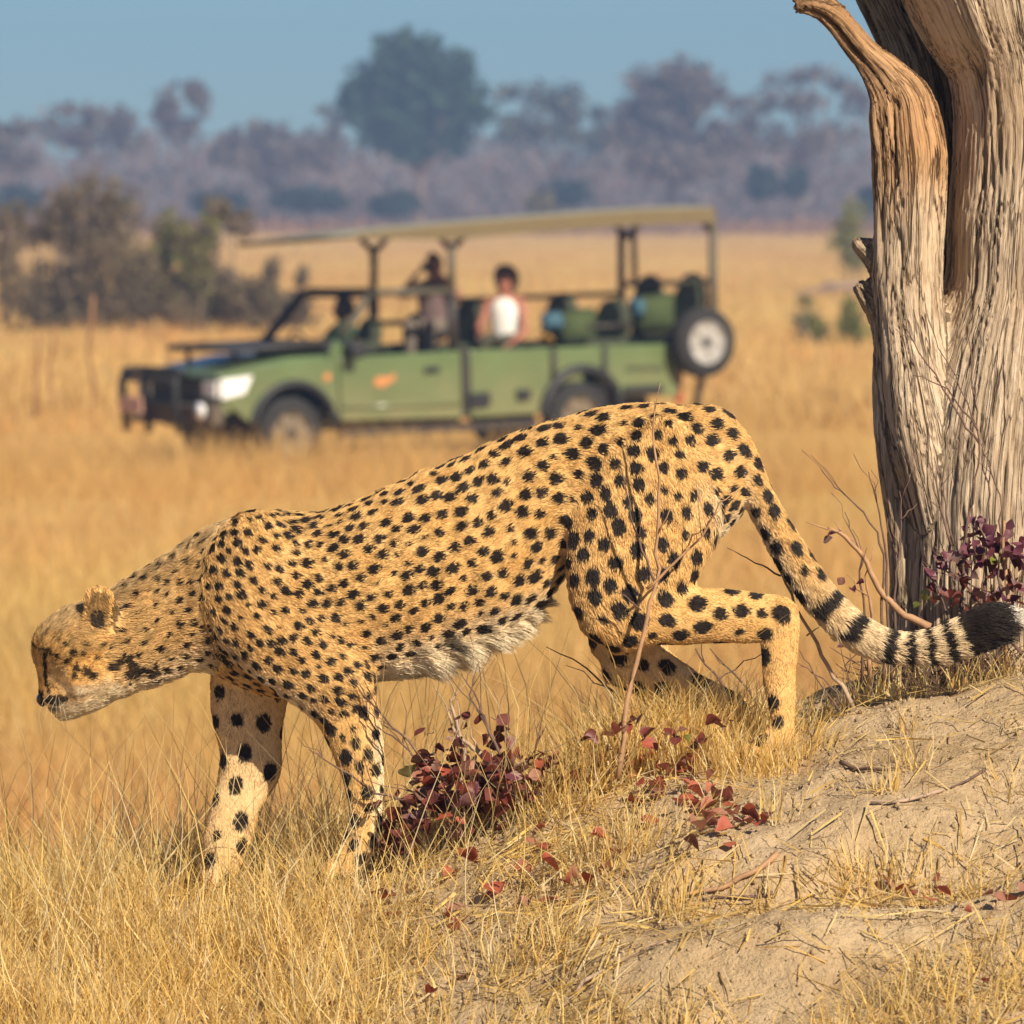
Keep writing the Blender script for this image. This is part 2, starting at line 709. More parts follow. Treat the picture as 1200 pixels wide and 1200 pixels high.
def slices(rows):
    """(px, top py, bottom py, half width m)"""
    return [(x, (t + b) / 2, (b - t) / 2, wd) for x, t, b, wd in rows]


S = Solid(0.005)
S.tube('torso', *pts_(slices([(285, 612, 800, .080), (320, 600, 815, .100), (360, 602, 815, .112), (400, 597, 806, .120), (450, 581, 796, .124), (500, 560, 777, .120),
                              (550, 538, 752, .110), (590, 519, 712, .098), (625, 505, 674, .090), (665, 490, 662, .088), (710, 478, 672, .094), (760, 472, 665, .098),
                              (805, 472, 640, .094), (835, 480, 590, .070)]), 0.0), k=0.01, n=4)
S.tube('neck', *pts_([(305, 702, 92, .090), (265, 704, 86, .082), (232, 714, 73, .070), (198, 725, 65, .063), (164, 745, 62, .061), (132, 762, 52, .058)], 0.0), k=0.030)
S.tube('skull', *pts_([(128, 750, 46, .055), (100, 752, 47, .062), (76, 764, 42, .054)], 0.0), k=0.02)
S.tube('muzzle', *pts_([(82, 772, 36, .044), (73, 795, 28, .036), (64, 812, 19, .026)], 0.0), k=0.018)
S.tube('jaw', *pts_([(122, 786, 36, .046), (100, 806, 29, .042), (83, 824, 17, .030), (74, 832, 10, .022)], 0.0), k=0.022)
for sg in (-1, 1):
    S.tube('cheek', *pts_([(112, 778, 30, .026), (88, 790, 22, .02)], sg * 0.035), k=0.02)
    S.tube('ear', *pts_([(124, 742, 14, .012, sg * .045), (119, 722, 21, .010, sg * .050), (116, 704, 19, .008, sg * .053)], sg * 0.05), k=0.007, cap=0.024)
    S.tube('skull', *pts_([(66, 748, 12, .012, sg * .034), (50, 757, 9, .010, sg * .032)], sg * .03), k=0.012)
    S.tube('muzzle', *pts_([(72, 806, 15, .014, sg * .020), (60, 815, 13, .012, sg * .016)], sg * .02), k=0.010)
for q_ in (-1, 1):
    for a_, b_ in (((398, 1012), (384, 1021)), ((404, 1016), (390, 1026))):
        S.tube('near_foreleg', *pts_([(*a_, 9, .010, -.075 + q_ * .012), (*b_, 7, .009, -.075 + q_ * .015)], -.075), k=0.005)
    S.tube('near_hindleg', *pts_([(896, 876, 10, .011, -.08 + q_ * .012), (880, 882, 8, .009, -.08 + q_ * .015)], -.08), k=0.005)
# forequarters
S.tube('shoulder', *pts_([(298, 616, 30, .030, -.045), (300, 660, 62, .040, -.065), (318, 712, 72, .048, -.074), (362, 765, 62, .048, -.082), (402, 812, 44, .042, -.082)], -0.07), k=0.016)
S.tube('shoulder', *pts_([(298, 618, 30, .030, .045), (300, 660, 60, .040, .065), (300, 712, 66, .048, .074), (300, 770, 54, .048, .076)], 0.07), k=0.022)
S.tube('near_foreleg', *pts_([(392, 800, 46, .042), (408, 836, 38, .037), (417, 866, 32, .032), (422, 890, 28, .029), (427, 920, 23, .025), (429, 948, 20, .023), (426, 978, 20, .024),
                              (416, 1000, 20, .027), (402, 1014, 15, .026), (390, 1020, 10, .022)], -0.075), k=0.016)
S.tube('far_foreleg', *pts_([(298, 775, 50, .045), (290, 830, 44, .040), (294, 872, 37, .037), (293, 900, 36, .036), (279, 938, 29, .031), (269, 972, 28, .029), (262, 1000, 25, .030),
                             (255, 1024, 20, .030), (249, 1042, 14, .026), (246, 1050, 9, .022)], 0.07), k=0.016)
# hindquarters
S.tube('near_thigh', *pts_([(792, 512, 40, .035, -.055), (770, 565, 78, .046, -.066), (748, 630, 84, .052, -.074), (730, 685, 70, .050, -.080), (722, 730, 46, .042, -.084)], -0.07), k=0.013)
S.tube('near_hindleg', *pts_([(726, 722, 46, .042), (760, 720, 37, .038), (800, 722, 33, .034), (842, 722, 32, .030), (880, 724, 30, .027), (911, 724, 23, .023), (914, 757, 22, .021),
                              (914, 800, 19, .019), (917, 840, 14.5, .018), (912, 862, 17, .024), (896, 876, 15, .026), (884, 880, 10, .024)], -0.08), k=0.02)
S.tube('near_hindleg', *pts_([(896, 709, 10, .012), (917, 709, 10, .011), (926, 714, 8, .010), (927, 730, 7, .009)], -0.08), k=0.006)
S.tube('far_thigh', *pts_([(792, 516, 40, .035, .055), (770, 568, 74, .046, .066), (750, 635, 80, .052, .074), (738, 700, 60, .050, .078), (734, 756, 42, .040, .08)], 0.07), k=0.025)
S.tube('far_hindleg', *pts_([(735, 768, 40, .036), (768, 790, 31, .030), (806, 808, 24, .026), (842, 824, 21, .023), (866, 838, 19, .021), (870, 868, 16, .018), (866, 892, 15, .02), (850, 902, 14, .022)], 0.08), k=0.02)
S.tube('tail', *pts_([(815, 505, 30, .05), (842, 508, 27, .036), (868, 538, 20, .028), (886, 575, 19, .027), (904, 612, 19, .027), (927, 652, 20, .027), (950, 686, 20, .028), (976, 716, 20, .028),
                      (1008, 742, 19, .028), (1042, 756, 18, .027), (1078, 759, 18, .027), (1112, 752, 21, .029), (1145, 739, 24, .031), (1164, 730, 22, .028), (1178, 724, 12, .018)], -0.02), k=0.012)
V, Q = S.mesh()
V = smooth_mesh(V, Q, 3, 0.5)
NAMES = [t['name'] for t in S.tubes]
idx, par, tan, va, vb = S.where(V)
nm = np.array(NAMES)[idx]
N = vnormals(V, Q)
# muscle and loose-skin relief
rel = fbm(V * [14, 14, 9], 2) * 0.0028
pxv = 600 + (V[:, 0] - CAM.x) / (V[:, 1] - CAM.y) * F
rel = rel + np.where(nm == 'torso', 0.0016 * np.sin((pxv + (V[:, 2] - 2.2) * 160) / 26 * 2 * math.pi / 1.6) * sstep(430, 480, pxv) * sstep(610, 570, pxv) * sstep(2.48, 2.40, V[:, 2]), 0)
V = V + N * rel[:, None]
N = vnormals(V, Q)

PXc = 600 + (V[:, 0] - CAM.x) / (V[:, 1] - CAM.y) * F      # side-on coordinates of the animal, used to lay out its coat
PYc = 235 - (V[:, 2] - HC) / (V[:, 1] - CAM.y) * F


def isin(*n):
    return np.isin(nm, n)


LEGN = ('near_foreleg', 'far_foreleg', 'near_hindleg', 'far_hindleg')
HEADN = ('skull', 'muzzle', 'jaw', 'cheek', 'ear')
pale = np.zeros(len(V))
m = isin('torso')
pale[m] = sstep(-0.25, -0.85, N[m, 2]) * sstep(330, 480, PXc[m])
m = isin('neck', 'shoulder')
pale[m] = sstep(-0.2, -0.9, N[m, 2]) * 0.8
m = isin('skull', 'jaw', 'muzzle', 'cheek')
pale[m] = np.maximum(sstep(-0.1, -0.7, N[m, 2]), sstep(812, 835, PYc[m])) * 0.85
med_ = np.where(V[:, 1] > 0, -N[:, 1], N[:, 1])
m = isin(*LEGN) | isin('near_thigh', 'far_thigh')
pale[m] = 0.75 * sstep(0.1, 0.8, med_[m])
m = isin('far_foreleg', 'far_hindleg', 'far_thigh')
pale[m] *= 0.45
m = isin('near_foreleg')
pale[m] = np.maximum(pale[m], 0.8 * sstep(0.15, 0.8, N[m, 0]) * sstep(0.1, 0.3, par[m]))
m = isin('near_thigh', 'far_thigh')
pale[m] = np.maximum(pale[m], 0.9 * sstep(0.2, 0.9, N[m, 0]) * sstep(0.45, 0.2, par[m]) * sstep(0.0, 0.15, par[m]))
m = isin('tail')
pale[m] = np.maximum(0.62 * sstep(0.35, 0.6, par[m]), 0.7 * sstep(0.1, -0.6, N[m, 2]))
pale = np.clip(pale, 0, 1)

# where the fur points and how long it is
flow = tan.copy()
m = isin('neck', 'skull', 'muzzle', 'jaw', 'cheek')
flow[m] *= -1                      # these run towards the nose, fur runs back
m = isin('ear')
flow[m] *= 1
m = isin('shoulder')
flow[m] = flow[m] + np.array([0.9, 0, -0.1])
m = isin('near_thigh', 'far_thigh')
flow[m] = flow[m] * 0.8 + np.array([0.35, 0, -0.2])
flow /= np.maximum(np.linalg.norm(flow, axis=1), 1e-9)[:, None]
flen = np.full(len(V), 0.011)
flen[isin(*LEGN)] = 0.008
flen[isin('muzzle', 'cheek')] = 0.007
flen[isin('skull')] = 0.014
flen[isin('jaw')] = 0.012
flen[isin('ear')] = 0.010
m = isin('neck')
flen[m] = 0.017 + 0.014 * sstep(0.2, 0.9, N[m, 2])
m = isin('torso')
flen[m] = 0.011 + 0.030 * sstep(0.6, 1.0, pale[m]) * sstep(450, 500, PXc[m]) * sstep(670, 640, PXc[m])
flen[m] += 0.008 * sstep(0.5, 1, N[m, 2]) * sstep(420, 330, PXc[m])
m = isin('near_thigh', 'far_thigh')
flen[m] = 0.011 + 0.014 * sstep(0.4, 0.9, N[m, 0]) * sstep(0.6, 0.3, par[m])
m = isin('tail')
flen[m] = 0.011 + 0.008 * sstep(0.2, 0.5, par[m]) + 0.022 * sstep(0.82, 0.95, par[m])

# ---- spots: scattered over the skin, spacing and size by region
spc = np.full(len(V), 0.036)
rad = np.full(len(V), 0.0095)
m = isin('torso')
spc[m] = np.interp(PXc[m], [290, 420, 560, 700, 840], [.0212, .0240, .0268, .0302, .0285])
rad[m] = np.interp(PXc[m], [290, 420, 560, 700, 840], [.0084, .0097, .0111, .0128, .0120])
m = isin('shoulder')
spc[m], rad[m] = 0.0212, 0.0086
m = isin('near_thigh', 'far_thigh')
spc[m] = np.interp(par[m], [0, .4, 1], [.0288, .0315, .038])
rad[m] = np.interp(par[m], [0, .4, 1], [.0120, .0132, .0160])
m = isin('near_hindleg', 'far_hindleg')
spc[m], rad[m] = 0.039, 0.0155
m = isin('near_foreleg')
spc[m], rad[m] = 0.030, 0.0122
m = isin('far_foreleg')
spc[m], rad[m] = 0.048, 0.0155
m = isin('neck')
spc[m] = np.interp(par[m], [0, .4, 1], [.0235, .0225, .024])
rad[m] = np.interp(par[m], [0, .4, 1], [.0082, .0066, .0052])
m = isin(*HEADN)
spc[m], rad[m] = 0.021, 0.0034
m = isin('tail')
spc[m], rad[m] = 0.033, 0.0135
okv = (pale < 0.72) | isin(*LEGN)
okv &= ~isin('ear', 'muzzle')
okv &= ~(isin('skull', 'cheek', 'jaw') & ((PYc < 758) | (PYc > 806)))
okv &= ~(isin('tail') & (par > 0.42))
okv &= ~(isin('near_hindleg') & (PXc > 897) & (N[:, 0] > -0.15) & (PYc > 722))
okv &= ~(isin('near_hindleg', 'far_hindleg') & (par > 0.93))
cand = np.nonzero(okv)[0]
cand = rng.permutation(cand)[:60000]
SP = np.zeros((4000, 3))
SR = np.zeros(4000)
SF = np.zeros((4000, 3))
SS = np.zeros(4000)
ns = 0
for i in cand:
    p = V[i]
    if ns:
        d2 = ((SP[:ns] - p) ** 2).sum(1)
        sp_ = spc[i] * 0.93 * SS[:ns]
        if (d2 < sp_ * sp_).any():
            continue
    SP[ns] = p
    r_ = rng.uniform(0.80, 1.14)
    if rng.random() < 0.12:
        r_ *= 0.62
    SR[ns] = rad[i] * r_ * 0.98
    SS[ns] = 0.80 + 0.22 * r_
    SF[ns] = flow[i]
    ns += 1
    if ns >= 3999:
        break
SP, SR, SF = SP[:ns], SR[:ns], SF[:ns]
asp = rng.uniform(0.98, 1.26, ns)
kd = kdtree.KDTree(ns)
for i in range(ns):
    kd.insert(SP[i], i)
kd.balance()
NEAR = np.array([[q[1] for q in kd.find_n(v, 3)] for v in V])

BASE = np.array([0.70, 0.445, 0.175])
BASE2 = np.array([0.61, 0.35, 0.115])
PALE = np.array([0.84, 0.70, 0.48])
DARK = np.array([0.016, 0.011, 0.009])
BANDS = [(0.455, 0.485, .5), (0.528, 0.560, .62), (0.618, 0.645, .72), (0.672, 0.692, .8), (0.716, 0.736, .85), (0.764, 0.788, .9)]
FACE_SPOTS = [(73, 758, 3), (80, 767, 3.5), (92, 768, 3), (63, 771, 3), (74, 777, 3.5), (87, 784, 4.2), (99, 788, 4.6), (107, 793, 4.5), (85, 793, 3.2), (113, 772, 3),
              (146, 775, 5), (149, 785, 6), (146, 794, 5.5), (153, 792, 5), (170, 792, 5), (176, 789, 4), (128, 783, 4), (134, 777, 4), (96, 757, 2.5), (115, 757, 3)]


def coat(P, vi, jit):
    """coat colour at skin points P whose nearest mesh vertex is vi"""
    n_ = nm[vi]
    pl = pale[vi]
    tone = fbm(P * [25, 25, 25], 2) * 0.5 + 0.5
    c = BASE * tone[:, None] + BASE2 * (1 - tone[:, None])
    c = c * (1 - pl[:, None]) + PALE * pl[:, None]
    x, y = PXc[vi], PYc[vi]
    # greyer nape and forehead
    g = np.where(np.isin(n_, ('neck', 'skull')), sstep(0.1, 0.8, N[vi, 2]) * 0.55, 0)
    g = np.maximum(g, np.where(n_ == 'neck', 0.18, 0))
    c = c * (1 - g[:, None]) + np.array([0.46, 0.33, 0.185]) * g[:, None]
    # spots
    best = np.full(len(P), 9.0)
    for q in range(3):
        s = NEAR[vi, q]
        d = P - SP[s]
        al = (d * SF[s]).sum(1)
        ac = np.sqrt(np.maximum((d * d).sum(1) - al * al, 0))
        best = np.minimum(best, np.sqrt((al / (SR[s] * asp[s])) ** 2 + (ac / (SR[s] * 0.94)) ** 2))
    wob = fbm(P * 95, 2) * 0.09
    sp_ = best + wob + jit < 1.0
    k_ = np.where(sp_, 1.0, 0.0)
    k_[np.isin(n_, HEADN)] = 0
    # facial marks
    hd = np.isin(n_, HEADN) | ((n_ == 'neck') & (x < 180))
    for fx, fy, fr in FACE_SPOTS:
        k_[hd & (np.hypot(x - fx, y - fy) + jit * 5 < fr * 1.25)] = 0.95
    X = x + jit * 4
    mz = np.isin(n_, ('muzzle', 'skull', 'jaw', 'cheek'))
    tear = mz & (np.abs(X - np.interp(y, [768, 780, 800, 815], [49, 50.5, 52, 56])) < 1.9) & (y > 772) & (y < 817)
    k_[tear] = 1
    k_[mz & (((x - 64) / 13) ** 2 + ((y - 822) / 6.0) ** 2 + jit < 1)] = 0.95       # mouth corner
    k_[mz & (x < 50) & (y > 811) & (y < 829)] = 1                                # nose leather
    k_[mz & (np.abs(y - 833) < 2.0) & (x < 70)] = 0.6
    k_[mz & (((x - 53) / 5.5) ** 2 + ((y - 769) / 2.6) ** 2 + jit < 1)] = 0.95     # dark rim of the eye
    br = mz & (np.abs(y - 763 - (x - 46) * .25 + jit * 4) < 2.2) & (x < 57)
    k_[br] = 0.85
    fz = noise3(P * 230) + 0.35 * noise3(P * 90)
    k_[mz & (x > 52) & (x < 80) & (y > 766) & (y < 811) & (fz > 0.45)] = 0.5
    k_[mz & (x < 95) & (y < 760) & (N[vi, 2] > -.1) & (fz > 0.36)] = 0.6
    wp = mz & (((x - 90) / 12) ** 2 + ((y - 811) / 5) ** 2 + jit * 4 < 1.0)
    c[wp] = c[wp] * .6 + np.array([.8, .7, .52]) * .4
    go = mz & (x > 78) & (x < 120) & (y > 764) & (y < 804)
    c[go] = c[go] * np.array([1.06, .98, .80])
    e = n_ == 'ear'
    k_[e & (((x - 117) / 9) ** 2 + ((y - 729) / 11) ** 2 + jit < 1) & (np.abs(P[:, 1]) > .042)] = 0.93
    k_[e & (x + jit * 3 > 133)] = 0.8
    c[e] = c[e] * np.where((((x[e] - 117) / 14) ** 2 + ((y[e] - 718) / 22) ** 2 < 1), 0.5, 1.1)[:, None]
    # tail rings and tuft
    t = n_ == 'tail'
    u = par[vi] + jit * 0.02 + fbm(P * 40, 1) * 0.004
    for a, b, strength in BANDS:
        side = vb[vi]
        k_[t & (u > a) & (u < b) & ((N[vi, 2] > -0.75 + 0.2) | (a > .6))] = 1
    k_[t & (u > 0.812) & (u < 0.955)] = 1
    white = t & (u >= 0.955)
    c[white] = (0.75, 0.68, 0.58)
    # rear of the near hock is plain
    dk = DARK * (1 + 0.8 * tone[:, None])
    # dark belly tufts
    bl = (n_ == 'torso') & (pl > 0.6) & (x > 440) & (x < 660) & (noise3(P * [22, 22, 10]) > 0.47)
    k_[bl] = 0.8
    return c * (1 - k_[:, None]) + dk * k_[:, None]


vcol = coat(V, np.arange(len(V)), np.zeros(len(V)))
k = Nodes('cheetah_skin')
a_ = k.attr('col')
k.l(a_.outputs['Color'], k.p.inputs['Base Color'])
k.p.inputs['Roughness'].default_value = 0.85
k.p.inputs['Specular IOR Level'].default_value = 0.15
k.bump(k.noise(k.obj(), 300, 3, 0.6), 0.25, 0.003)
M_SKIN = k.m
foot = at(600, 930, 0)
cheetah = link('cheetah', np_mesh('cheetah', V - np.array(foot), Q, M_SKIN, col=vcol), loc=foot)
tag(cheetah, 'spotted cheetah stepping down the mound with lowered head and long ringed tail', 'cheetah')

# ---- fur, real strands
tri = np.vstack([Q[:, [0, 1, 2]], Q[:, [0, 2, 3]]])
A_, B_, C_ = V[tri[:, 0]], V[tri[:, 1]], V[tri[:, 2]]
area = np.linalg.norm(np.cross(B_ - A_, C_ - A_), axis=1) / 2
wgt = area * np.where(N[tri[:, 0], 1] < 0.25, 1.0, 0.28)
wgt *= np.where(nm[tri[:, 0]] == 'tail', 1.3, 1.0) * np.where(np.isin(nm[tri[:, 0]], HEADN), 1.8, 1.0)
NH = 300000
ti = rng.choice(len(tri), NH, p=wgt / wgt.sum())
r1, r2 = rng.random(NH), rng.random(NH)
sw = r1 + r2 > 1
r1[sw], r2[sw] = 1 - r1[sw], 1 - r2[sw]
ro = A_[ti] + (B_[ti] - A_[ti]) * r1[:, None] + (C_[ti] - A_[ti]) * r2[:, None]
vi = tri[ti, np.argmax(np.column_stack([1 - r1 - r2, r1, r2]), axis=1)]
nn = N[vi]
fl = flow[vi]
fl = fl - nn * (fl * nn).sum(1)[:, None]
fl /= np.maximum(np.linalg.norm(fl, axis=1), 1e-6)[:, None]
clump = np.column_stack([noise3(ro * 60 + q * 31) for q in range(3)]) * 0.5
fl = fl + clump + rng.normal(size=(NH, 3)) * 0.13
fl = fl - nn * (fl * nn).sum(1)[:, None] * 0.7
fl /= np.maximum(np.linalg.norm(fl, axis=1), 1e-6)[:, None]
L = flen[vi] * rng.uniform(0.6, 1.2, NH)
lift = np.where(np.isin(nm[vi], HEADN), 0.48, 0.42) + np.where(flen[vi] > 0.02, 0.15, 0)
HP = np.zeros((NH, 4, 3))
grav = np.array([0, 0, -1.0]) * np.clip((L - 0.015) / 0.03, 0, 1)[:, None] * 0.9
for q, t in enumerate((0, 0.33, 0.66, 1.0)):
    HP[:, q] = ro - nn * 0.001 + (nn * (lift * (t - 0.45 * t * t))[:, None] + fl * (t * 0.9) + grav * (t * t * 0.5)) * L[:, None]
hc = coat(ro, vi, rng.normal(size=NH) * 0.06)
hc *= rng.uniform(0.66, 1.22, NH)[:, None]
hc *= np.where(np.isin(nm[vi], HEADN + ('neck',)), 1.0 + 0.45 * noise3(ro * [90, 90, 90] + 11), 1 + 0.25 * noise3(ro * 70 + 11))[:, None]
long_ = flen[vi] > 0.022
cv = bpy.data.hair_curves.new('fur')
cv.add_curves([4] * NH)
cv.attributes['position'].data.foreach_set('vector', (HP - np.array(foot)).astype(np.float32).ravel())
ra_ = cv.attributes.get('radius') or cv.attributes.new('radius', 'FLOAT', 'POINT')
ra_.data.foreach_set('value', (np.tile([0.00055, 0.00050, 0.00036, 0.00008], (NH, 1)) * np.where(long_, 0.8, np.where(np.isin(nm[vi], ('neck', 'ear')), 1.25, np.where(np.isin(nm[vi], HEADN), 0.8, 1.0)))[:, None]).astype(np.float32).ravel())
at_ = cv.attributes.new('col', 'FLOAT_COLOR', 'CURVE')
at_.data.foreach_set('color', np.column_stack([np.clip(hc, 0, 1), np.ones(NH)]).astype(np.float32).ravel())
M_FUR = col_attr_mat('cheetah_fur', 0.55, 0.0, 0.25)
cv.materials.append(M_FUR)
fur = link('fur', cv, cheetah)
tag(fur, kind='stuff')

# whiskers, nose and eye
wk = MB()
for i in range(6):
    p0 = at(60 + 2.2 * i, 812 + (i % 3) * 5, -0.034) - Vector(foot)
    wk.tube([p0, p0 + Vector((-0.012 + 0.004 * i, -0.03, -0.012)), p0 + Vector((-0.02 + 0.008 * i, -0.05, -0.04 - 0.003 * i))], [0.0003, 0.00022, 0.00008], 4)
wk.build('whiskers', paint('whisker', (0.6, 0.5, 0.36), 0.5), cheetah)
for sg in (-1, 1):
    e = MB()
    e.lathe([(0.0001, -0.007), (0.005, -0.005), (0.0075, 0), (0.005, 0.005), (0.0001, 0.007)], 12)
    eo = e.build('eye', paint('eye_dark', (0.02, 0.012, 0.006), 0.08), cheetah, smooth=True)
    eo.location = at(51, 766, sg * 0.036) - Vector(foot)
ns_ = Solid(0.0025)
ns_.tube('nose', [at(49, 814, 0), at(47, 820, 0), at(50, 826, 0)], [.006, .007, .004], [.016, .014, .006], k=.004)
v_, q_ = ns_.mesh()
link('nose', np_mesh('nose', v_ - np.array(foot), q_, paint('nose_leather', (0.02, 0.014, 0.012), 0.35)), cheetah)

# ------------------------------------------------------------------ dead tree
TY = 0.55


def tp(lst, dy=0.0):
    P, a, b = [], [], []
    for q in lst:
        yy = TY + dy + (q[4] if len(q) > 4 else 0)
        s = (yy + 12) / F
        P.append(at(q[0], q[1], yy))
        a.append(q[2] * s)
        b.append((q[3] if len(q) > 3 and q[3] else q[2]) * s)
    return P, a, b


T = Solid(0.0045)
T.tube('trunk', *tp([(1205, 905, 190, 175), (1203, 815, 166, 160), (1202, 720, 156, 150), (1202, 620, 154, 148), (1206, 520, 150, 145), (1212, 420, 131, 130), (1216, 345, 109, 118), (1220, 240, 104, 115),
                     (1222, 150, 103, 115), (1218, 110, 101, 114), (1215, 75, 103, 115), (1211, 45, 109, 118), (1208, 15, 122, 124), (1206, -20, 142, 132), (1205, -70, 168, 140)]), k=0.01)
T.tube('limb', *tp([(1112, 640, 40, 60), (1090, 520, 50, 60), (1074, 430, 46, 55), (1063, 340, 42, 50), (1063, 260, 41, 48), (1066, 190, 45, 46), (1062, 145, 44, 42), (1055, 115, 39, 36), (1038, 90, 28, 26), (1017, 67, 18, 18),
                    (1001, 48, 16, 16), (985, 28, 15, 14), (966, 13, 13, 12), (946, 8, 10, 9), (935, 12, 5, 5)], -0.07), k=0.009, cap=0.01)
T.tube('limb', *tp([(984, 22, 11, 9), (966, 4, 9, 9), (948, -3, 8, 8), (930, 1, 5, 5)], -0.07), k=0.012, cap=0.006)
T.tube('rear_limb', *tp([(1120, 420, 44, 44), (1100, 300, 36, 38), (1092, 200, 38, 38), (1078, 110, 44, 40), (1068, 56, 40, 38), (1046, 10, 36, 36), (1018, -60, 40, 38)], 0.22), k=0.01)
T.tube('rear_limb', *tp([(1140, 380, 50, 40), (1112, 260, 34, 40), (1100, 120, 40, 40), (1095, 0, 45, 40), (1090, -60, 45, 40)], 0.24), k=0.01)
T.tube('knob', *tp([(1042, 318, 24, 24), (1022, 300, 15, 15), (1008, 287, 12, 13), (1003, 281, 9, 10)], -0.06), k=0.014, cap=0.006)
T.tube('knob', *tp([(1046, 400, 20, 22), (1034, 375, 15, 17), (1018, 350, 13, 14), (1007, 334, 10, 11)], -0.06), k=0.012, cap=0.006)
T.tube('ridge', *tp([(1062, 700, 18, 24), (1050, 600, 14, 24), (1042, 520, 13, 22), (1038, 450, 14, 20), (1042, 390, 14, 18)], -0.06), k=0.012)
V2, Q2 = T.mesh()
V2 = smooth_mesh(V2, Q2, 2, 0.5)
ix2, pr2, tn2, va2, vb2 = T.where(V2)
N2 = vnormals(V2, Q2)
org = np.array(at(1110, 640, TY))
rel = V2 - org
sg = np.sign(tn2[:, 2:3] + 1e-6)
tn2 = tn2 * sg
al = (rel * tn2).sum(1)[:, None]
gc = rel * np.array([1, 1, 0.05])                # stretched along the grain
for q_, tb_ in enumerate(T.tubes):
    if tb_['name'] == 'ridge':
        continue
    if tb_['name'] == 'trunk':
        m_ = ix2 == q_
        o_ = np.argsort(tb_['S'][:, 2])
        SZ = tb_['S'][o_]
        zz = V2[m_, 2]
        ip = [np.interp(zz, SZ[:, 2], SZ[:, c_]) for c_ in (0, 1, 3, 4)]
        gc[m_] = np.column_stack([(V2[m_, 0] - ip[0]) / ip[2] * 0.22, (V2[m_, 1] - ip[1]) / ip[3] * 0.22, rel[m_, 2] * 0.05])
        continue
    m_ = ix2 == q_
    SS_ = tb_['S']
    ln_ = np.linalg.norm(np.diff(SS_[:, :3], axis=0), axis=1)
    cum = np.concatenate([[0], np.cumsum(ln_)])
    f_ = pr2[m_] * (len(SS_) - 1)
    arc = np.interp(f_, np.arange(len(SS_)), cum)
    gc[m_] = np.column_stack([va2[m_] * 0.07 + q_, vb2[m_] * 0.07, arc * 0.085])
warp = np.column_stack([noise3(rel * 7 + 3), noise3(rel * 7 + 40), noise3(rel * 7 + 80)])
gcw = gc + warp * 0.007
big_ = fbm(gcw * 16, 3) * 0.006 + fbm(rel * 4, 2) * 0.008
n1 = noise3(gcw * 55 + 9)
n2_ = noise3(gcw * 110 + 31)
crack = sstep(0.13, 0.0, np.abs(n1)) * sstep(-0.25, 0.35, noise3(gcw * 22 + 70))
crack2 = sstep(0.16, 0.0, np.abs(n2_)) * 0.6
fine_ = fbm(gcw * 120, 2) * 0.0022
disp = big_ - 0.007 * crack - 0.003 * crack2 + fine_ * 0.8
V2 = V2 + N2 * disp[:, None]
depth = np.clip(crack * 0.9 + crack2 * 0.5, 0, 1)
k = Nodes('weathered_dead_wood')
ga = k.attr('grain')
gv = ga.outputs['Vector']
na = k.noise(gv, 60, 6, 0.65, 0.4)
nb = k.noise(gv, 170, 6, 0.7)
nc_ = k.noise(k.obj(), 4.5, 4, 0.6)
ca_ = k.attr('col')
wood = k.ramp(na, [(0.26, (0.30, 0.22, 0.15)), (0.40, (0.50, 0.395, 0.29)), (0.6, (0.66, 0.55, 0.43)), (0.8, (0.76, 0.66, 0.54))])
wood = k.mix(k.ramp(nb, [(0.33, (0.75, 0.75, 0.75)), (0.48, (0, 0, 0))]), wood, (0.20, 0.14, 0.09))
wood = k.mix(k.ramp(nc_, [(0.45, (0, 0, 0)), (0.75, (0.55, 0.55, 0.55))]), wood, (0.48, 0.33, 0.20), 'MIX')
cf = k.noise(gv, 34, 3, 0.5, 0.25)
crk = k.ramp(cf, [(0.478, (0, 0, 0)), (0.497, (1, 1, 1)), (0.503, (1, 1, 1)), (0.522, (0, 0, 0))])
cf2 = k.noise(gv, 75, 3, 0.5, 0.25)
crk2 = k.ramp(cf2, [(0.465, (0, 0, 0)), (0.497, (.7, .7, .7)), (0.503, (.7, .7, .7)), (0.535, (0, 0, 0))])
crm = k.mix(1.0, crk, crk2, 'LIGHTEN')
crm = k.mix(1.0, crm, k.ramp(k.noise(gv, 14, 3, 0.6), [(0.34, (0, 0, 0)), (0.50, (1, 1, 1))]), 'MULTIPLY')
wood = k.mix(crm, wood, (0.07, 0.045, 0.03))
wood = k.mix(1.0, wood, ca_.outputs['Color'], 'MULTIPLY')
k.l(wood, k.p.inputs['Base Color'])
k.p.inputs['Roughness'].default_value = 0.85
k.p.inputs['Specular IOR Level'].default_value = 0.2
ah = k.n('ShaderNodeMath', operation='ADD')
k.l(na, ah.inputs[0])
k.l(nb, ah.inputs[1])
sbh = k.n('ShaderNodeMath', operation='SUBTRACT')
k.l(ah.outputs[0], sbh.inputs[0])
k.l(crm, sbh.inputs[1])
k.bump(sbh.outputs[0], 0.9, 0.006)
M_WOOD = k.m
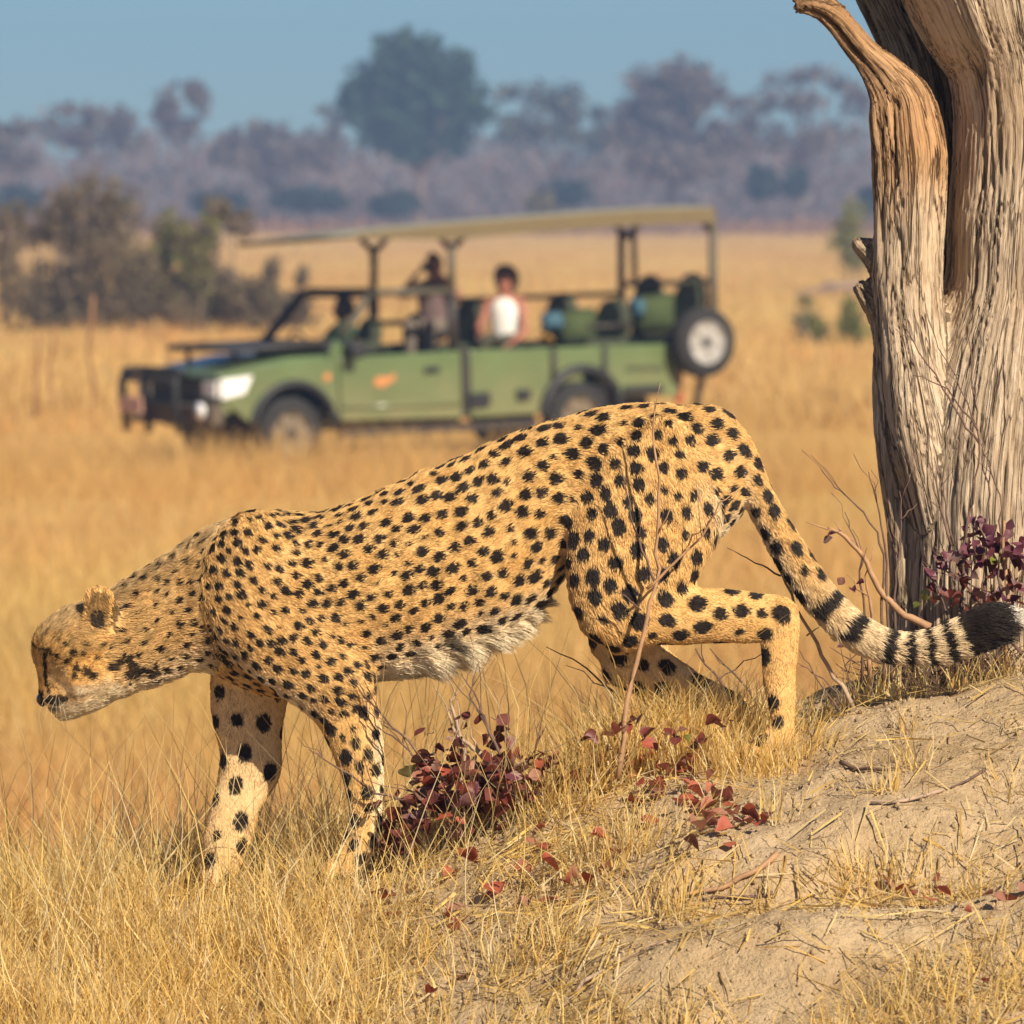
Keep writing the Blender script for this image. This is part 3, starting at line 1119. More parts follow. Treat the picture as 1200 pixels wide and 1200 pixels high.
# weather tint: brown inner wood on the upper limb, bleached grey elsewhere; rear limb has painted shade
grey = np.array([1.0, 1.0, 1.0])
brown = np.array([0.80, 0.62, 0.46])
up = sstep(2.70, 2.95, V2[:, 2]) * np.isin(ix2, [i for i, t in enumerate(T.tubes) if t['name'] in ('limb', 'knob')])
up = np.clip(up + fbm(rel * 6, 2) * 0.35 * (up > 0.02), 0, 1)
tint = grey * (1 - up[:, None]) + brown * up[:, None]
tint = tint * np.array([1.03, 0.96, 0.86])
tint[np.isin(ix2, [i for i, t in enumerate(T.tubes) if t['name'] == 'rear_limb'])] = (0.42, 0.46, 0.48)  # shade of the hollow painted into the rear limb as dark blue-grey
tint = tint * (1 - 0.5 * depth[:, None])
troot = Vector(at(1150, 815, TY))
tree = empty('dead_tree', troot)
tag(tree, 'weathered grey dead tree with a cleft trunk and a broken side limb', 'tree')
names2 = np.array([t['name'] for t in T.tubes])[ix2]
# trunk, limb and stubs as separate parts, cut from one grown surface
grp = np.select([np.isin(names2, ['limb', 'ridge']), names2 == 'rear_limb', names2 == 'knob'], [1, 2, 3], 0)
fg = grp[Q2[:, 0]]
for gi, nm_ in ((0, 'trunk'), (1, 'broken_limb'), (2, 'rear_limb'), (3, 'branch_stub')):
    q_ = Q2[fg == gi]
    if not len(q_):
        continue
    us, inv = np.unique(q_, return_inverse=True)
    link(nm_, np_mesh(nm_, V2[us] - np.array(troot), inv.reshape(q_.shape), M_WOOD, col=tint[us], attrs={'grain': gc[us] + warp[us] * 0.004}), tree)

# ------------------------------------------------------------------ grass
M_GRASS = col_attr_mat('dry_grass', 0.7, 0.5, 0.2)
STRAW = np.array([(0.90, 0.66, 0.23), (0.86, 0.59, 0.18), (0.92, 0.73, 0.34), (0.80, 0.54, 0.19), (0.90, 0.76, 0.45), (0.64, 0.45, 0.18)])


def blades(name, base, height, width, lean, label=None, segs=3, curl=0.5, palette=STRAW, parent=None, mat=None, tone=None):
    """ribbons: base (n,3), height (n), width (n), lean (n,3) horizontal offset of the tip as a share of the height"""
    n = len(base)
    base = np.asarray(base, dtype=np.float64)
    yaw = rng.uniform(0, 2 * np.pi, n)
    side = np.column_stack([np.cos(yaw), np.sin(yaw), np.zeros(n)])
    rows = segs + 1
    Vs = np.zeros((n, rows * 2, 3))
    bend = rng.normal(size=(n, 3)) * 0.10
    bend[:, 2] = 0
    for r in range(rows):
        t = r / segs
        c = base + np.column_stack([lean[:, 0] * height * t ** (1 + curl), lean[:, 1] * height * t ** (1 + curl), height * (t - lean[:, 2] * t * t)]) + bend * (math.sin(math.pi * t) * height)[:, None]
        wd = width * (1 - 0.85 * t ** 1.5) / 2
        Vs[:, 2 * r] = c - side * wd[:, None]
        Vs[:, 2 * r + 1] = c + side * wd[:, None]
    b = (np.arange(n) * rows * 2)[:, None]
    fs = []
    for r in range(segs):
        fs.append(b + np.array([2 * r, 2 * r + 1, 2 * r + 3, 2 * r + 2]))
    Fq = np.vstack(fs)
    ci = rng.integers(0, len(palette), n)
    c = palette[ci] * rng.uniform(0.75, 1.12, n)[:, None]
    if tone is not None:
        c = c * tone
    cc = np.repeat(c, rows * 2, axis=0)
    o = link(name, np_mesh(name, Vs.reshape(-1, 3), Fq, mat or M_GRASS, smooth=False, col=np.clip(cc, 0, 1)), parent)
    tag(o, kind='stuff', label=label)
    return o


def scatter(n, x0, x1, y0, y1):
    x = rng.uniform(x0, x1, n)
    y = rng.uniform(y0, y1, n)
    return x, y


def ground_pts(x, y):
    return np.column_stack([x, y, gz(x, y) - 0.004])


def leans(n, s, droop=0.12):
    return np.column_stack([rng.normal(size=n) * s, rng.normal(size=n) * s, np.abs(rng.normal(size=n)) * droop])


# thick stand of dry grass on the left foot of the mound
x, y = scatter(52000, -1.9, 0.12, -1.5, 0.5)
pxs = 600 + x / (y + 12) * F
dens = np.interp(pxs, [0, 330, 420, 500, 600, 680], [1, 1, 0.6, 0.26, 0.10, 0.03])
dens *= sstep(-0.55, 0.3, fbm(np.column_stack([x, y, x * 0]) * 4.5, 2)) * 0.8 + 0.2
kp = rng.random(len(x)) < dens
x, y, pxs = x[kp], y[kp], pxs[kp]
n = len(x)
hgt = rng.gamma(5, 0.022, n) * (1 - 0.38 * np.exp(-((pxs - 265) / 70) ** 2) * (y < 0.05)) * np.interp(pxs, [0, 350, 520, 700], [1.12, 1.05, 0.6, 0.4])
blades('dry_grass', ground_pts(x, y), np.clip(hgt, 0.03, 0.34), rng.uniform(0.0016, 0.0034, n), leans(n, 0.38, 0.18))
# long thin stalks rising out of it
x, y = scatter(430, -1.05, 0.05, -0.5, 0.45)
n = len(x)
blades('grass_stalks', ground_pts(x, y), rng.uniform(0.2, 0.46, n), rng.uniform(0.0018, 0.0027, n), leans(n, 0.35, 0.1), segs=5, curl=0.2, palette=STRAW[[0, 2, 4]])
# tufts on and around the crest and bare soil
bx, by, bh, bl_ = [], [], [], []


def tuft(px, Y, n, r, h, spread=0.4):
    cx = wx(px, Y)
    a = rng.normal(size=(n, 2)) * r
    bx.extend(cx + a[:, 0])
    by.extend(Y + a[:, 1])
    bh.extend(rng.uniform(0.35, 1.1, n) * h)
    bl_.extend(np.column_stack([a[:, 0] / r * spread * 0.6 + rng.normal(size=n) * 0.25, a[:, 1] / r * spread * 0.6 + rng.normal(size=n) * 0.25, np.abs(rng.normal(size=n)) * 0.15]))


for px, Y, n, r, h in [(540, -0.05, 60, .035, .16), (590, 0.02, 50, .03, .14), (640, -0.12, 110, .06, .13), (660, -0.15, 70, .04, .17), (625, -.1, 34, .02, .32), (700, 0.03, 130, .05, .15), (760, 0.06, 170, .06, .15), (800, 0.05, 160, .05, .14),
                       (745, 0.02, 60, .03, .26), (840, 0.05, 140, .05, .12), (880, 0.07, 110, .04, .12), (925, 0.04, 80, .03, .12), (880, -0.14, 130, .035, .10), (905, -0.13, 150, .035, .085), (932, -0.12, 110, .03, .075), (850, -0.1, 130, .05, .11), (800, -.06, 150, .06, .12), (760, -.04, 150, .05, .13), (740, -.01, 130, .05, .17), (790, 0.0, 150, .05, .17), (835, .01, 150, .05, .16), (868, .02, 130, .03, .15), (700, -.08, 110, .05, .15), (660, -.06, 110, .05, .15), (955, 0.1, 60, .04, .08), (990, 0.14, 70, .04, .10), (1040, 0.2, 110, .06, .11),
                       (1090, 0.2, 80, .05, .10), (1140, 0.22, 90, .05, .10), (1185, 0.22, 70, .05, .11), (715, -0.42, 80, .05, .10), (740, -0.45, 110, .045, .12), (720, -0.55, 60, .05, .10), (680, -.4, 60, .05, .08),
                       (770, -0.75, 50, .03, .12), (800, -0.8, 40, .03, .11), (1010, -0.72, 46, .03, .10), (1055, -0.75, 40, .03, .11), (1130, -0.85, 60, .04, .10), (1040, -0.5, 26, .02, .10), (1075, -0.4, 30, .02, .1),
                       (905, -0.5, 30, .02, .09), (985, -1.35, 60, .03, .13), (930, -1.4, 70, .05, .1), (1100, -1.35, 120, .07, .12), (1170, -1.2, 120, .08, .12), (1060, -1.3, 60, .04, .15), (860, -1.4, 60, .05, .1),
                       (780, -1.25, 50, .03, .13), (690, -1.15, 50, .04, .12), (620, -1.2, 60, .05, .12), (560, -1.2, 80, .06, .14), (650, -.85, 60, .04, .12), (590, -.8, 90, .06, .12), (500, -1.1, 90, .07, .16), (1190, -.5, 30, .03, .08),
                       (820, -0.35, 30, .03, .09), (870, -.2, 20, .02, .08), (945, -.15, 26, .03, .09), (1060, -.15, 20, .02, .08)]:
    tuft(px, Y, n, r, h)
bx, by = np.array(bx), np.array(by)
blades('grass_tufts', ground_pts(bx, by), np.array(bh), rng.uniform(0.0018, 0.0036, len(bx)), np.array(bl_), segs=3)
# trampled straw lying on the soil
x, y = scatter(24000, -0.95, 0.95, -1.6, 0.35)
pxs = 600 + x / (y + 12) * F
dens = np.interp(pxs, [0, 330, 450, 620, 800, 900, 1200], [0.9, 0.9, 1.0, 1.0, 0.45, 0.08, 0.12]) * sstep(-0.5, 0.3, fbm(np.column_stack([x, y, x * 0]) * 6 + 4, 2))
dens += 0.6 * np.exp(-((pxs - 1010) / 170) ** 2 - ((y + 0.78) / 0.10) ** 2) + 0.6 * np.exp(-((pxs - 1120) / 120) ** 2 - ((y + 1.3) / 0.25) ** 2)
kp = rng.random(len(x)) < dens
x, y = x[kp], y[kp]
n = len(x)
th = rng.uniform(0, 2 * np.pi, n)
ln = rng.uniform(0.02, 0.10, n)
p0 = np.column_stack([x - np.cos(th) * ln / 2, y - np.sin(th) * ln / 2])
p1 = np.column_stack([x + np.cos(th) * ln / 2, y + np.sin(th) * ln / 2])
z0 = gz(p0[:, 0], p0[:, 1]) + rng.uniform(0.002, 0.02, n)
z1 = gz(p1[:, 0], p1[:, 1]) + rng.uniform(0.002, 0.03, n)
Vs = np.zeros((n, 4, 3))
wdt = rng.uniform(0.0008, 0.0018, n)
sd = np.column_stack([-np.sin(th), np.cos(th), rng.normal(size=n) * 0.6])
Vs[:, 0] = np.column_stack([p0, z0]) - sd * wdt[:, None]
Vs[:, 1] = np.column_stack([p0, z0]) + sd * wdt[:, None]
Vs[:, 2] = np.column_stack([p1, z1]) + sd * wdt[:, None] * 0.5
Vs[:, 3] = np.column_stack([p1, z1]) - sd * wdt[:, None] * 0.5
cc = np.repeat(STRAW[rng.integers(0, 6, n)] * rng.uniform(0.6, 1.05, n)[:, None], 4, axis=0)
tag(link('straw_litter', np_mesh('straw_litter', Vs.reshape(-1, 3), np.arange(n * 4).reshape(n, 4), M_GRASS, smooth=False, col=cc)), kind='stuff')
# small crumbs of soil on the bare mound
x, y = scatter(9000, -0.1, 0.95, -1.6, 0.3)
n = len(x)
sz = rng.gamma(1.3, 0.0013, n) + 0.0006
sz[:260] = rng.uniform(0.003, 0.0085, 260)
oct_ = np.array([(1, 0, 0), (-1, 0, 0), (0, 1, 0), (0, -1, 0), (0, 0, 1), (0, 0, -1)], dtype=float)
Vs = np.column_stack([x, y, gz(x, y)])[:, None, :] + oct_[None] * sz[:, None, None] * rng.uniform(0.6, 1.3, (n, 6, 1))
of = np.array([(0, 2, 4), (2, 1, 4), (1, 3, 4), (3, 0, 4), (2, 0, 5), (1, 2, 5), (3, 1, 5), (0, 3, 5)])
Fq = (np.arange(n) * 6)[:, None, None] + of[None]
tag(link('soil_crumbs', np_mesh('soil_crumbs', Vs.reshape(-1, 3), Fq.reshape(-1, 3), M_SOIL, smooth=True)), kind='stuff')

# the plain: standing dry grass out to where it blurs into colour
PAL = np.array([(0.76, 0.49, 0.17), (0.72, 0.46, 0.15), (0.80, 0.56, 0.22), (0.68, 0.40, 0.14), (0.76, 0.54, 0.24)])


def plain_grass(n, d0, d1, h, wd, name):
    d = np.exp(rng.uniform(np.log(d0), np.log(d1), n))
    x = rng.uniform(-0.15, 0.15, n) * d
    y = d - 12
    keep = noise3(np.column_stack([x * 0.35, y * 0.18, x * 0])) > rng.uniform(-0.9, 0.5, n)
    # kept clear where the vehicle stands
    x, y, d = x[keep], y[keep], d[keep]
    ca, sa = math.cos(R(213)), math.sin(R(213))
    lx = (x + 1.28) * ca + (y - 59.6) * sa
    ly = -(x + 1.28) * sa + (y - 59.6) * ca
    ok = ~((np.abs(ly) < 0.85) & (np.abs(lx) < 3.0))
    x, y, d = x[ok], y[ok], d[ok]
    m = len(x)
    hh = rng.uniform(0.45, 1.15, m) * h * (0.75 + 0.5 * sstep(-0.3, 0.5, noise3(np.column_stack([x * 0.5, y * 0.25, x * 0 + 3]))))
    t1, t2 = noise3(np.column_stack([x * 0.16, y * 0.06, x * 0 + 9])), noise3(np.column_stack([x * 0.22, y * 0.08, x * 0 + 33]))
    tone = np.column_stack([1 + .16 * t1, (1 + .16 * t1) * (1 + .16 * t2), (1 + .16 * t1) * (1 + .10 * t2)])
    pal = PAL
    o = blades(name, np.column_stack([x, y, gz(x, y) - 0.02]), hh, wd * rng.uniform(0.6, 1.3, m), leans(m, 0.3, 0.15), segs=2, palette=pal, tone=tone)
    return o


plain_grass(150000, 22, 90, 0.36, 0.009, 'plain_grass')
x_, y_ = scatter(16000, -6.5, 3.6, 51.0, 58.2)
kp = rng.random(len(x_)) < 0.35 + 0.65 * sstep(-0.4, 0.4, noise3(np.column_stack([x_ * 1.3, y_ * .6, x_ * 0])))
x_, y_ = x_[kp], y_[kp]
ca_, sa_ = math.cos(R(213)), math.sin(R(213))
lx_ = (x_ + 1.28) * ca_ + (y_ - 59.6) * sa_
ly_ = -(x_ + 1.28) * sa_ + (y_ - 59.6) * ca_
kp = ~((np.abs(ly_) < 0.98) & (np.abs(lx_) < 3.4))
x_, y_ = x_[kp], y_[kp]
blades('plain_grass', np.column_stack([x_, y_, gz(x_, y_) - .02]), rng.uniform(.20, .64, len(x_)), rng.uniform(.006, .012, len(x_)), leans(len(x_), .3, .12), segs=2, palette=PAL)
plain_grass(110000, 80, 520, 0.40, 0.035, 'plain_grass')

# ------------------------------------------------------------------ shrubs, twigs and leaves of the mound
def leaf_mesh(name, w, cup, curl, mat, seed):
    """one leaf along +x, length 1, folded on its midrib and curled"""
    r = random.Random(seed)
    V, Fs = [], []
    prof = [0.0, 0.30, 0.46, 0.50, 0.42, 0.24, 0.0]
    n = len(prof)
    for i, p in enumerate(prof):
        t = i / (n - 1)
        z = math.sin(t * curl) * 0.35 + r.uniform(-.015, .015)
        x = t if abs(curl) < .1 else math.sin(t * curl) / curl * 1.0
        for s in (-1, 0, 1):
            V.append((x, s * p * w, z + (abs(s) * cup * p) + r.uniform(-.02, .02) * abs(s)))
    for i in range(n - 1):
        for s in (0, 1):
            a = i * 3 + s
            Fs.append((a, a + 1, a + 4, a + 3))
    me = bpy.data.meshes.new(name)
    me.from_pydata(V, [], Fs)
    me.polygons.foreach_set('use_smooth', [True] * len(Fs))
    me.materials.append(mat)
    me.update()
    return me


def leaf_mat(name, c, c2, rough=0.5):
    k = Nodes(name)
    oi = k.n('ShaderNodeObjectInfo')
    nz = k.noise(k.obj(), 3.5, 4, 0.6)
    ad = k.n('ShaderNodeMath', operation='ADD')
    k.l(oi.outputs['Random'], ad.inputs[0])
    k.l(nz, ad.inputs[1])
    ad2 = k.n('ShaderNodeMath', operation='MULTIPLY')
    ad2.inputs[1].default_value = 0.55
    k.l(ad.outputs[0], ad2.inputs[0])
    mid = tuple((a_ + b_) / 2 * f_ for a_, b_, f_ in zip(c, c2, (1.25, .85, .7)))
    cc = k.ramp(ad2.outputs[0], [(0.18, c), (0.4, mid), (0.62, c2), (0.8, tuple(0.5 * (v_ + g_) for v_, g_ in zip(c2, (.30, .22, .15))))])
    k.l(cc, k.p.inputs['Base Color'])
    k.p.inputs['Roughness'].default_value = rough
    tr = k.n('ShaderNodeBsdfTranslucent')
    k.l(cc, tr.inputs['Color'])
    mx = k.n('ShaderNodeMixShader')
    mx.inputs[0].default_value = 0.25
    k.l(k.p.outputs[0], mx.inputs[1])
    k.l(tr.outputs[0], mx.inputs[2])
    k.l(mx.outputs[0], k.o.inputs['Surface'])
    return k.m


M_LRED = leaf_mat('leaf_dark_red', (0.055, 0.016, 0.016), (0.17, 0.045, 0.035))
M_LPUR = leaf_mat('leaf_purple', (0.06, 0.022, 0.05), (0.16, 0.05, 0.08))
M_LDRY = leaf_mat('leaf_dry_red', (0.20, 0.050, 0.032), (0.42, 0.145, 0.085), 0.6)
M_LGRN = leaf_mat('leaf_green', (0.10, 0.15, 0.03), (0.28, 0.30, 0.06))
M_TWIG = paint('twig_bark', (0.13, 0.075, 0.055), 0.8, vary=0.4, scale=40)
M_TWIGL = paint('pale_twig', (0.36, 0.25, 0.17), 0.8, vary=0.3, scale=40)
M_TWIGR = paint('reddish_stem', (0.36, 0.20, 0.10), 0.7, vary=0.3, scale=30)
LV = {}
for key, mt in (('red', M_LRED), ('purple', M_LPUR), ('dry', M_LDRY), ('green', M_LGRN)):
    LV[key] = [leaf_mesh('leaf', 0.95, 0.35, 0.5, mt, 1), leaf_mesh('leaf', 0.8, 0.6, 1.3, mt, 2), leaf_mesh('leaf', 1.05, 0.15, -0.8, mt, 3), leaf_mesh('leaf', 0.85, 0.9, 0.9, mt, 4)]


def put_leaf(p, size, key, parent=None, rot=None, name='leaf'):
    o = link(name, random.choice(LV[key]), parent)
    o.location = p
    o.rotation_euler = rot or (random.uniform(-1.2, 1.2), random.uniform(-1.0, 1.0), random.uniform(0, 6.28))
    o.scale = (size, size * random.uniform(0.75, 1.1), size)
    return o


def wob(a, b, n=5, s=0.06):
    a, b = Vector(a), Vector(b)
    L = (b - a).length
    o = []
    for i in range(n + 1):
        t = i / n
        d = Vector((random.gauss(0, 1), random.gauss(0, 1), random.gauss(0, 1))) * L * s * math.sin(math.pi * t) * 0.7
        o.append(a.lerp(b, t) + d)
    return o


def shrub(name, label, cat, base_px, Y, stems, leaves, twig_mat, leaf_size, group=None, fine=0):
    """stems: lists of (px, py, dy) with a start radius; leaves: (px, py, key) clusters"""
    g = at(base_px[0], base_px[1], Y)
    root = empty(name, g)
    tag(root, label, cat, group)
    for st in stems:
        pts = [at(q[0], q[1], Y + (q[2] if len(q) > 2 else 0)) for q in st['p']]
        m = MB()
        path = [pts[0]]
        for a, b in zip(pts[:-1], pts[1:]):
            path += wob(a, b, 4, 0.05)[1:]
        r0, r1 = st['r']
        rr = [r0 + (r1 - r0) * i / (len(path) - 1) for i in range(len(path))]
        m.tube([p - g for p in path], rr, 6)
        for _ in range(st.get('twigs', 0)):
            i = random.randrange(len(path) // 3, len(path) - 1)
            p = path[i]
            d = (path[min(i + 1, len(path) - 1)] - path[i - 1]).normalized()
            dd = (d + Vector((random.uniform(-1, 1), random.uniform(-.8, .8), random.uniform(-.2, .9))) * 0.8).normalized()
            l_ = random.uniform(0.04, 0.11)
            m.tube([q - g for q in wob(p, p + dd * l_, 3, 0.08)], [rr[i] * 0.6, rr[i] * 0.5, rr[i] * 0.4, 0.0006], 5)
        m.build('stem', st.get('mat', twig_mat), root, smooth=True)
    for px, py, n, sp, key in leaves:
        for _ in range(n):
            p = at(px + random.gauss(0, sp), py + random.gauss(0, sp * 0.8), Y + random.gauss(0, sp * 0.0016))
            put_leaf(p - g, leaf_size * random.uniform(0.6, 1.15), key, root)
    return root


def thin(p, r=(0.0022, 0.0008), twigs=2, **k):
    return dict(p=p, r=r, twigs=twigs, **k)


# dark red leafy bush on the crest below the belly
shrub('red_leaf_bush', 'low bush of dark red leaves on the mound crest below the belly', 'bush', (540, 960), -0.13,
      [thin([(530, 960), (545, 880), (530, 830), (527, 820, .02)], (.0055, .0015), 3, mat=M_TWIGL), thin([(592, 925), (560, 880), (535, 862), (525, 835)], (.006, .002), 3, mat=M_TWIGL),
       thin([(500, 940), (440, 930), (380, 890), (362, 878)], (.003, .0008), 3), thin([(505, 900), (470, 860), (430, 820), (415, 800)], (.003, .0007), 4),
       thin([(590, 890), (570, 850), (550, 815), (560, 778)], (.003, .0008), 3), thin([(585, 880), (575, 860), (555, 810), (540, 790)], (.003, .0008), 3),
       thin([(510, 930), (480, 880), (440, 850), (425, 815)], (.0025, .0007), 3), thin([(580, 940), (620, 890), (640, 850)], (.003, .001), 3), thin([(600, 890), (590, 850), (575, 840)], (.002, .0008), 1),
       thin([(560, 930), (600, 900), (640, 880)], (.003, .001), 2), thin([(520, 950), (490, 930), (450, 940)], (.003, .001), 2)],
      [(505, 900, 26, 16, 'red'), (530, 930, 34, 20, 'red'), (500, 960, 16, 14, 'red'), (470, 975, 10, 10, 'red'), (560, 905, 30, 22, 'red'), (600, 905, 26, 18, 'red'), (560, 945, 22, 20, 'red'), (590, 935, 18, 16, 'red'),
       (480, 940, 14, 16, 'red'), (575, 925, 16, 18, 'red'), (510, 930, 10, 24, 'dry'), (560, 900, 8, 24, 'dry'), (530, 945, 12, 26, 'purple'), (590, 910, 8, 22, 'purple'), (620, 925, 9, 14, 'red'), (655, 900, 6, 16, 'red'), (540, 975, 14, 16, 'red'), (465, 990, 14, 12, 'red'), (700, 880, 3, 10, 'red'), (520, 905, 8, 18, 'dry'), (600, 930, 10, 22, 'dry'), (560, 950, 6, 16, 'dry'), (490, 960, 4, 12, 'dry'), (650, 900, 5, 14, 'dry'), (508, 857, 3, 6, 'red'), (545, 848, 5, 10, 'red'), (598, 848, 2, 4, 'red'), (475, 910, 1, 3, 'green'), (468, 905, 1, 3, 'green'), (460, 990, 6, 8, 'red'), (640, 890, 3, 12, 'red')],
      M_TWIG, 0.033)
# leaves and stems under the thigh
shrub('sapling', 'small sapling with red and green leaves under the hind legs', 'plant', (770, 880), -0.18,
      [thin([(724, 912), (735, 822), (750, 760), (768, 690), (772, 600), (766, 520), (767, 470)], (.0058, .0012), 2, mat=M_TWIGR), thin([(770, 690), (752, 645), (738, 600), (728, 550)], (.0026, .0008), 1),
       thin([(758, 690), (790, 660), (822, 630), (842, 590), (861, 577)], (.0030, .0009), 3, mat=M_TWIGR), thin([(752, 715), (735, 700), (718, 692)], (.0014, .0006), 0)],
      [(800, 862, 3, 7, 'red'), (780, 860, 3, 8, 'red'), (760, 840, 4, 8, 'red'), (805, 872, 1, 2, 'green'), (850, 840, 4, 7, 'red'), (745, 858, 3, 7, 'dry'), (720, 858, 3, 6, 'dry'), (812, 866, 2, 3, 'red')],
      M_TWIG, 0.030)
shrub('dead_twigs', 'bundle of bare dark twigs leaning across behind the hind feet', 'twigs', (900, 840), 0.13,
      [thin([(880, 850), (845, 800), (815, 760)], (.004, .0014), 1), thin([(905, 845), (870, 800), (832, 760)], (.0035, .001), 1), thin([(760, 830), (720, 770), (690, 745)], (.0034, .001), 1),
       thin([(740, 830), (700, 795), (640, 758)], (.003, .0008), 2), thin([(800, 825), (850, 790), (895, 765)], (.002, .0008), 0)], [], M_TWIG, 0.03)
shrub('leaning_twig', 'slender grey forked twig leaning beside the tail', 'twig', (1000, 830), 0.02,
      [thin([(1000, 830), (970, 780), (940, 725), (915, 670), (900, 640)], (.0046, .0013), 1, mat=M_TWIGL), thin([(915, 675), (885, 660), (852, 642)], (.002, .0007), 0), thin([(945, 745), (960, 735)], (.0016, .0007), 0),
       thin([(990, 830), (965, 795), (938, 780)], (.002, .0008), 1), thin([(985, 835), (960, 800), (937, 762)], (.002, .0008), 0)], [], M_TWIG, 0.03)
# stems at the foot of the trunk
shrub('bare_shrub', 'leafless thorny shrub on the left of the tree base', 'shrub', (1040, 800), 0.16,
      [thin([(1090, 735), (1060, 722), (1030, 690), (1010, 650), (985, 625), (970, 618)], (.008, .0025), 2, mat=M_TWIGR), thin([(1035, 800), (1033, 720), (1036, 650), (1012, 600), (985, 575), (963, 552)], (.0032, .0008), 3),
       thin([(1038, 800), (1040, 720), (1037, 640), (1028, 590), (1018, 553)], (.0032, .0008), 2), thin([(1045, 800), (1048, 700), (1055, 640), (1056, 600), (1054, 575)], (.003, .0008), 3), thin([(1055, 610), (1075, 590)], (.0014, .0006), 0),
       thin([(1010, 800), (1012, 700), (1005, 640), (990, 600)], (.0028, .0008), 3), thin([(1020, 800), (1022, 720), (1015, 680)], (.005, .002), 2, mat=M_TWIGR), thin([(1000, 815), (990, 780), (1010, 760)], (.002, .0008), 2)],
      [(974, 628, 2, 3, 'purple'), (968, 632, 1, 2, 'purple'), (995, 690, 2, 5, 'red'), (1005, 690, 2, 5, 'purple'), (980, 748, 1, 2, 'green'), (985, 758, 1, 2, 'red')], M_TWIG, 0.024)
shrub('purple_leaf_shrub', 'purple leaved shrub with tall bare shoots in front of the tree base', 'shrub', (1150, 790), 0.20,
      [thin([(1120, 790), (1128, 640), (1140, 590), (1148, 530), (1142, 470), (1135, 395)], (.0034, .0009), 2), thin([(1148, 520), (1120, 480), (1085, 425), (1058, 378)], (.0026, .0008), 2), thin([(1146, 505), (1110, 455), (1070, 440)], (.0022, .0007), 1),
       thin([(1144, 500), (1120, 440), (1088, 375)], (.0016, .0007), 1), thin([(1150, 790), (1152, 640), (1160, 580), (1150, 520)], (.0034, .001), 2), thin([(1115, 640), (1100, 580), (1083, 508)], (.0024, .0008), 3),
       thin([(1170, 790), (1172, 640), (1172, 580), (1152, 530)], (.0024, .001), 1), thin([(1118, 640), (1108, 590), (1100, 545)], (.002, .0007), 2), thin([(1130, 780), (1100, 690), (1080, 660)], (.003, .001), 3),
       thin([(1160, 760), (1120, 690), (1095, 640)], (.003, .001), 2), thin([(1180, 780), (1178, 660), (1177, 610)], (.004, .003), 0, mat=M_TWIGR), thin([(1200, 770), (1150, 690), (1110, 670)], (.003, .001), 2)],
      [(1130, 650, 20, 14, 'purple'), (1160, 640, 24, 15, 'purple'), (1195, 655, 26, 14, 'purple'), (1140, 680, 18, 16, 'red'), (1180, 690, 24, 18, 'purple'), (1140, 615, 5, 6, 'purple'), (1085, 672, 2, 4, 'purple'), (1110, 660, 6, 7, 'purple'),
       (1098, 700, 4, 7, 'red'), (1080, 708, 3, 4, 'green'), (1150, 720, 16, 20, 'red'), (1195, 720, 16, 18, 'red'), (1170, 660, 3, 6, 'green')], M_TWIG, 0.030)
# dark tangle at the foot of the trunk behind the tail
bm_ = MB()
g0 = at(1100, 800, 0.28)
for i in range(260):
    a = at(random.uniform(1015, 1200), random.uniform(775, 815), random.uniform(.2, .36))
    d = Vector((random.gauss(0, .7), random.gauss(0, .5), abs(random.gauss(0, .6)))).normalized()
    l_ = random.uniform(.04, .13)
    bm_.tube([q - g0 for q in wob(a, a + d * l_, 3, .1)], [.0016, .0013, .001, .0005], 4)
bm_.build('twig_tangle', M_TWIG).location = g0
tag(bpy.data.objects['twig_tangle'], kind='stuff')

# fallen leaves, one by one
FALL = [('dry brown red leaf fallen in the straw left of the soil hump', 'leaves fallen in the straw below the red bush', 'dry', .044,
         [(445, 1065), (455, 1058), (540, 1095), (528, 1088), (548, 1072), (538, 1100), (575, 1055), (583, 1060), (606, 1076), (618, 1072), (632, 1070), (640, 1060), (670, 1050), (680, 1040), (662, 1060), (715, 1000), (722, 1010),
          (712, 1020), (700, 1035), (615, 1000), (625, 990), (645, 1010), (540, 1155), (500, 1180), (380, 1190), (520, 1040), (560, 1020), (480, 1010), (470, 1080), (655, 1035), (690, 1055), (600, 1025)]),
        ('rust red leaf fallen in the heap at the edge of the bare soil', 'heap of leaves at the edge of the bare soil', 'dry', .036,
         [(705, 890), (718, 880), (700, 910), (712, 915), (725, 905), (735, 920), (750, 905), (765, 915), (778, 905), (790, 915), (800, 925), (812, 935), (825, 945), (835, 950), (848, 955), (860, 950), (872, 960), (885, 965),
          (820, 960), (832, 970), (845, 975), (808, 955), (838, 985), (822, 985), (690, 925), (745, 935), (770, 935), (795, 945), (855, 968), (800, 905), (690, 900), (735, 890), (760, 930), (890, 975), (868, 972), (780, 925)]),
        ('brown leaf caught in the straw hollow on the right of the mound', 'leaves in the hollow on the right', 'dry', .034,
         [(1045, 1052), (1058, 1058), (1068, 1050), (1092, 1045), (1100, 1058), (1115, 1060), (1130, 1065), (1150, 1062), (1170, 1060), (1185, 1062), (1195, 1055), (1180, 1070), (1140, 1080), (1158, 1165), (1090, 1068)])]


def hit_ground(px, py):
    """where the ray of a photo pixel meets the mound"""
    lo_, hi_ = -3.0, 0.6
    ys = np.linspace(lo_, hi_, 500)
    p = np.array([tuple(at(px, py, yy)) for yy in ys])
    dd = p[:, 2] - gz(p[:, 0], p[:, 1])
    j = np.nonzero(dd < 0)[0]
    q = p[j[0]] if len(j) else p[-1]
    return Vector((q[0], q[1], gz1(q[0], q[1])))


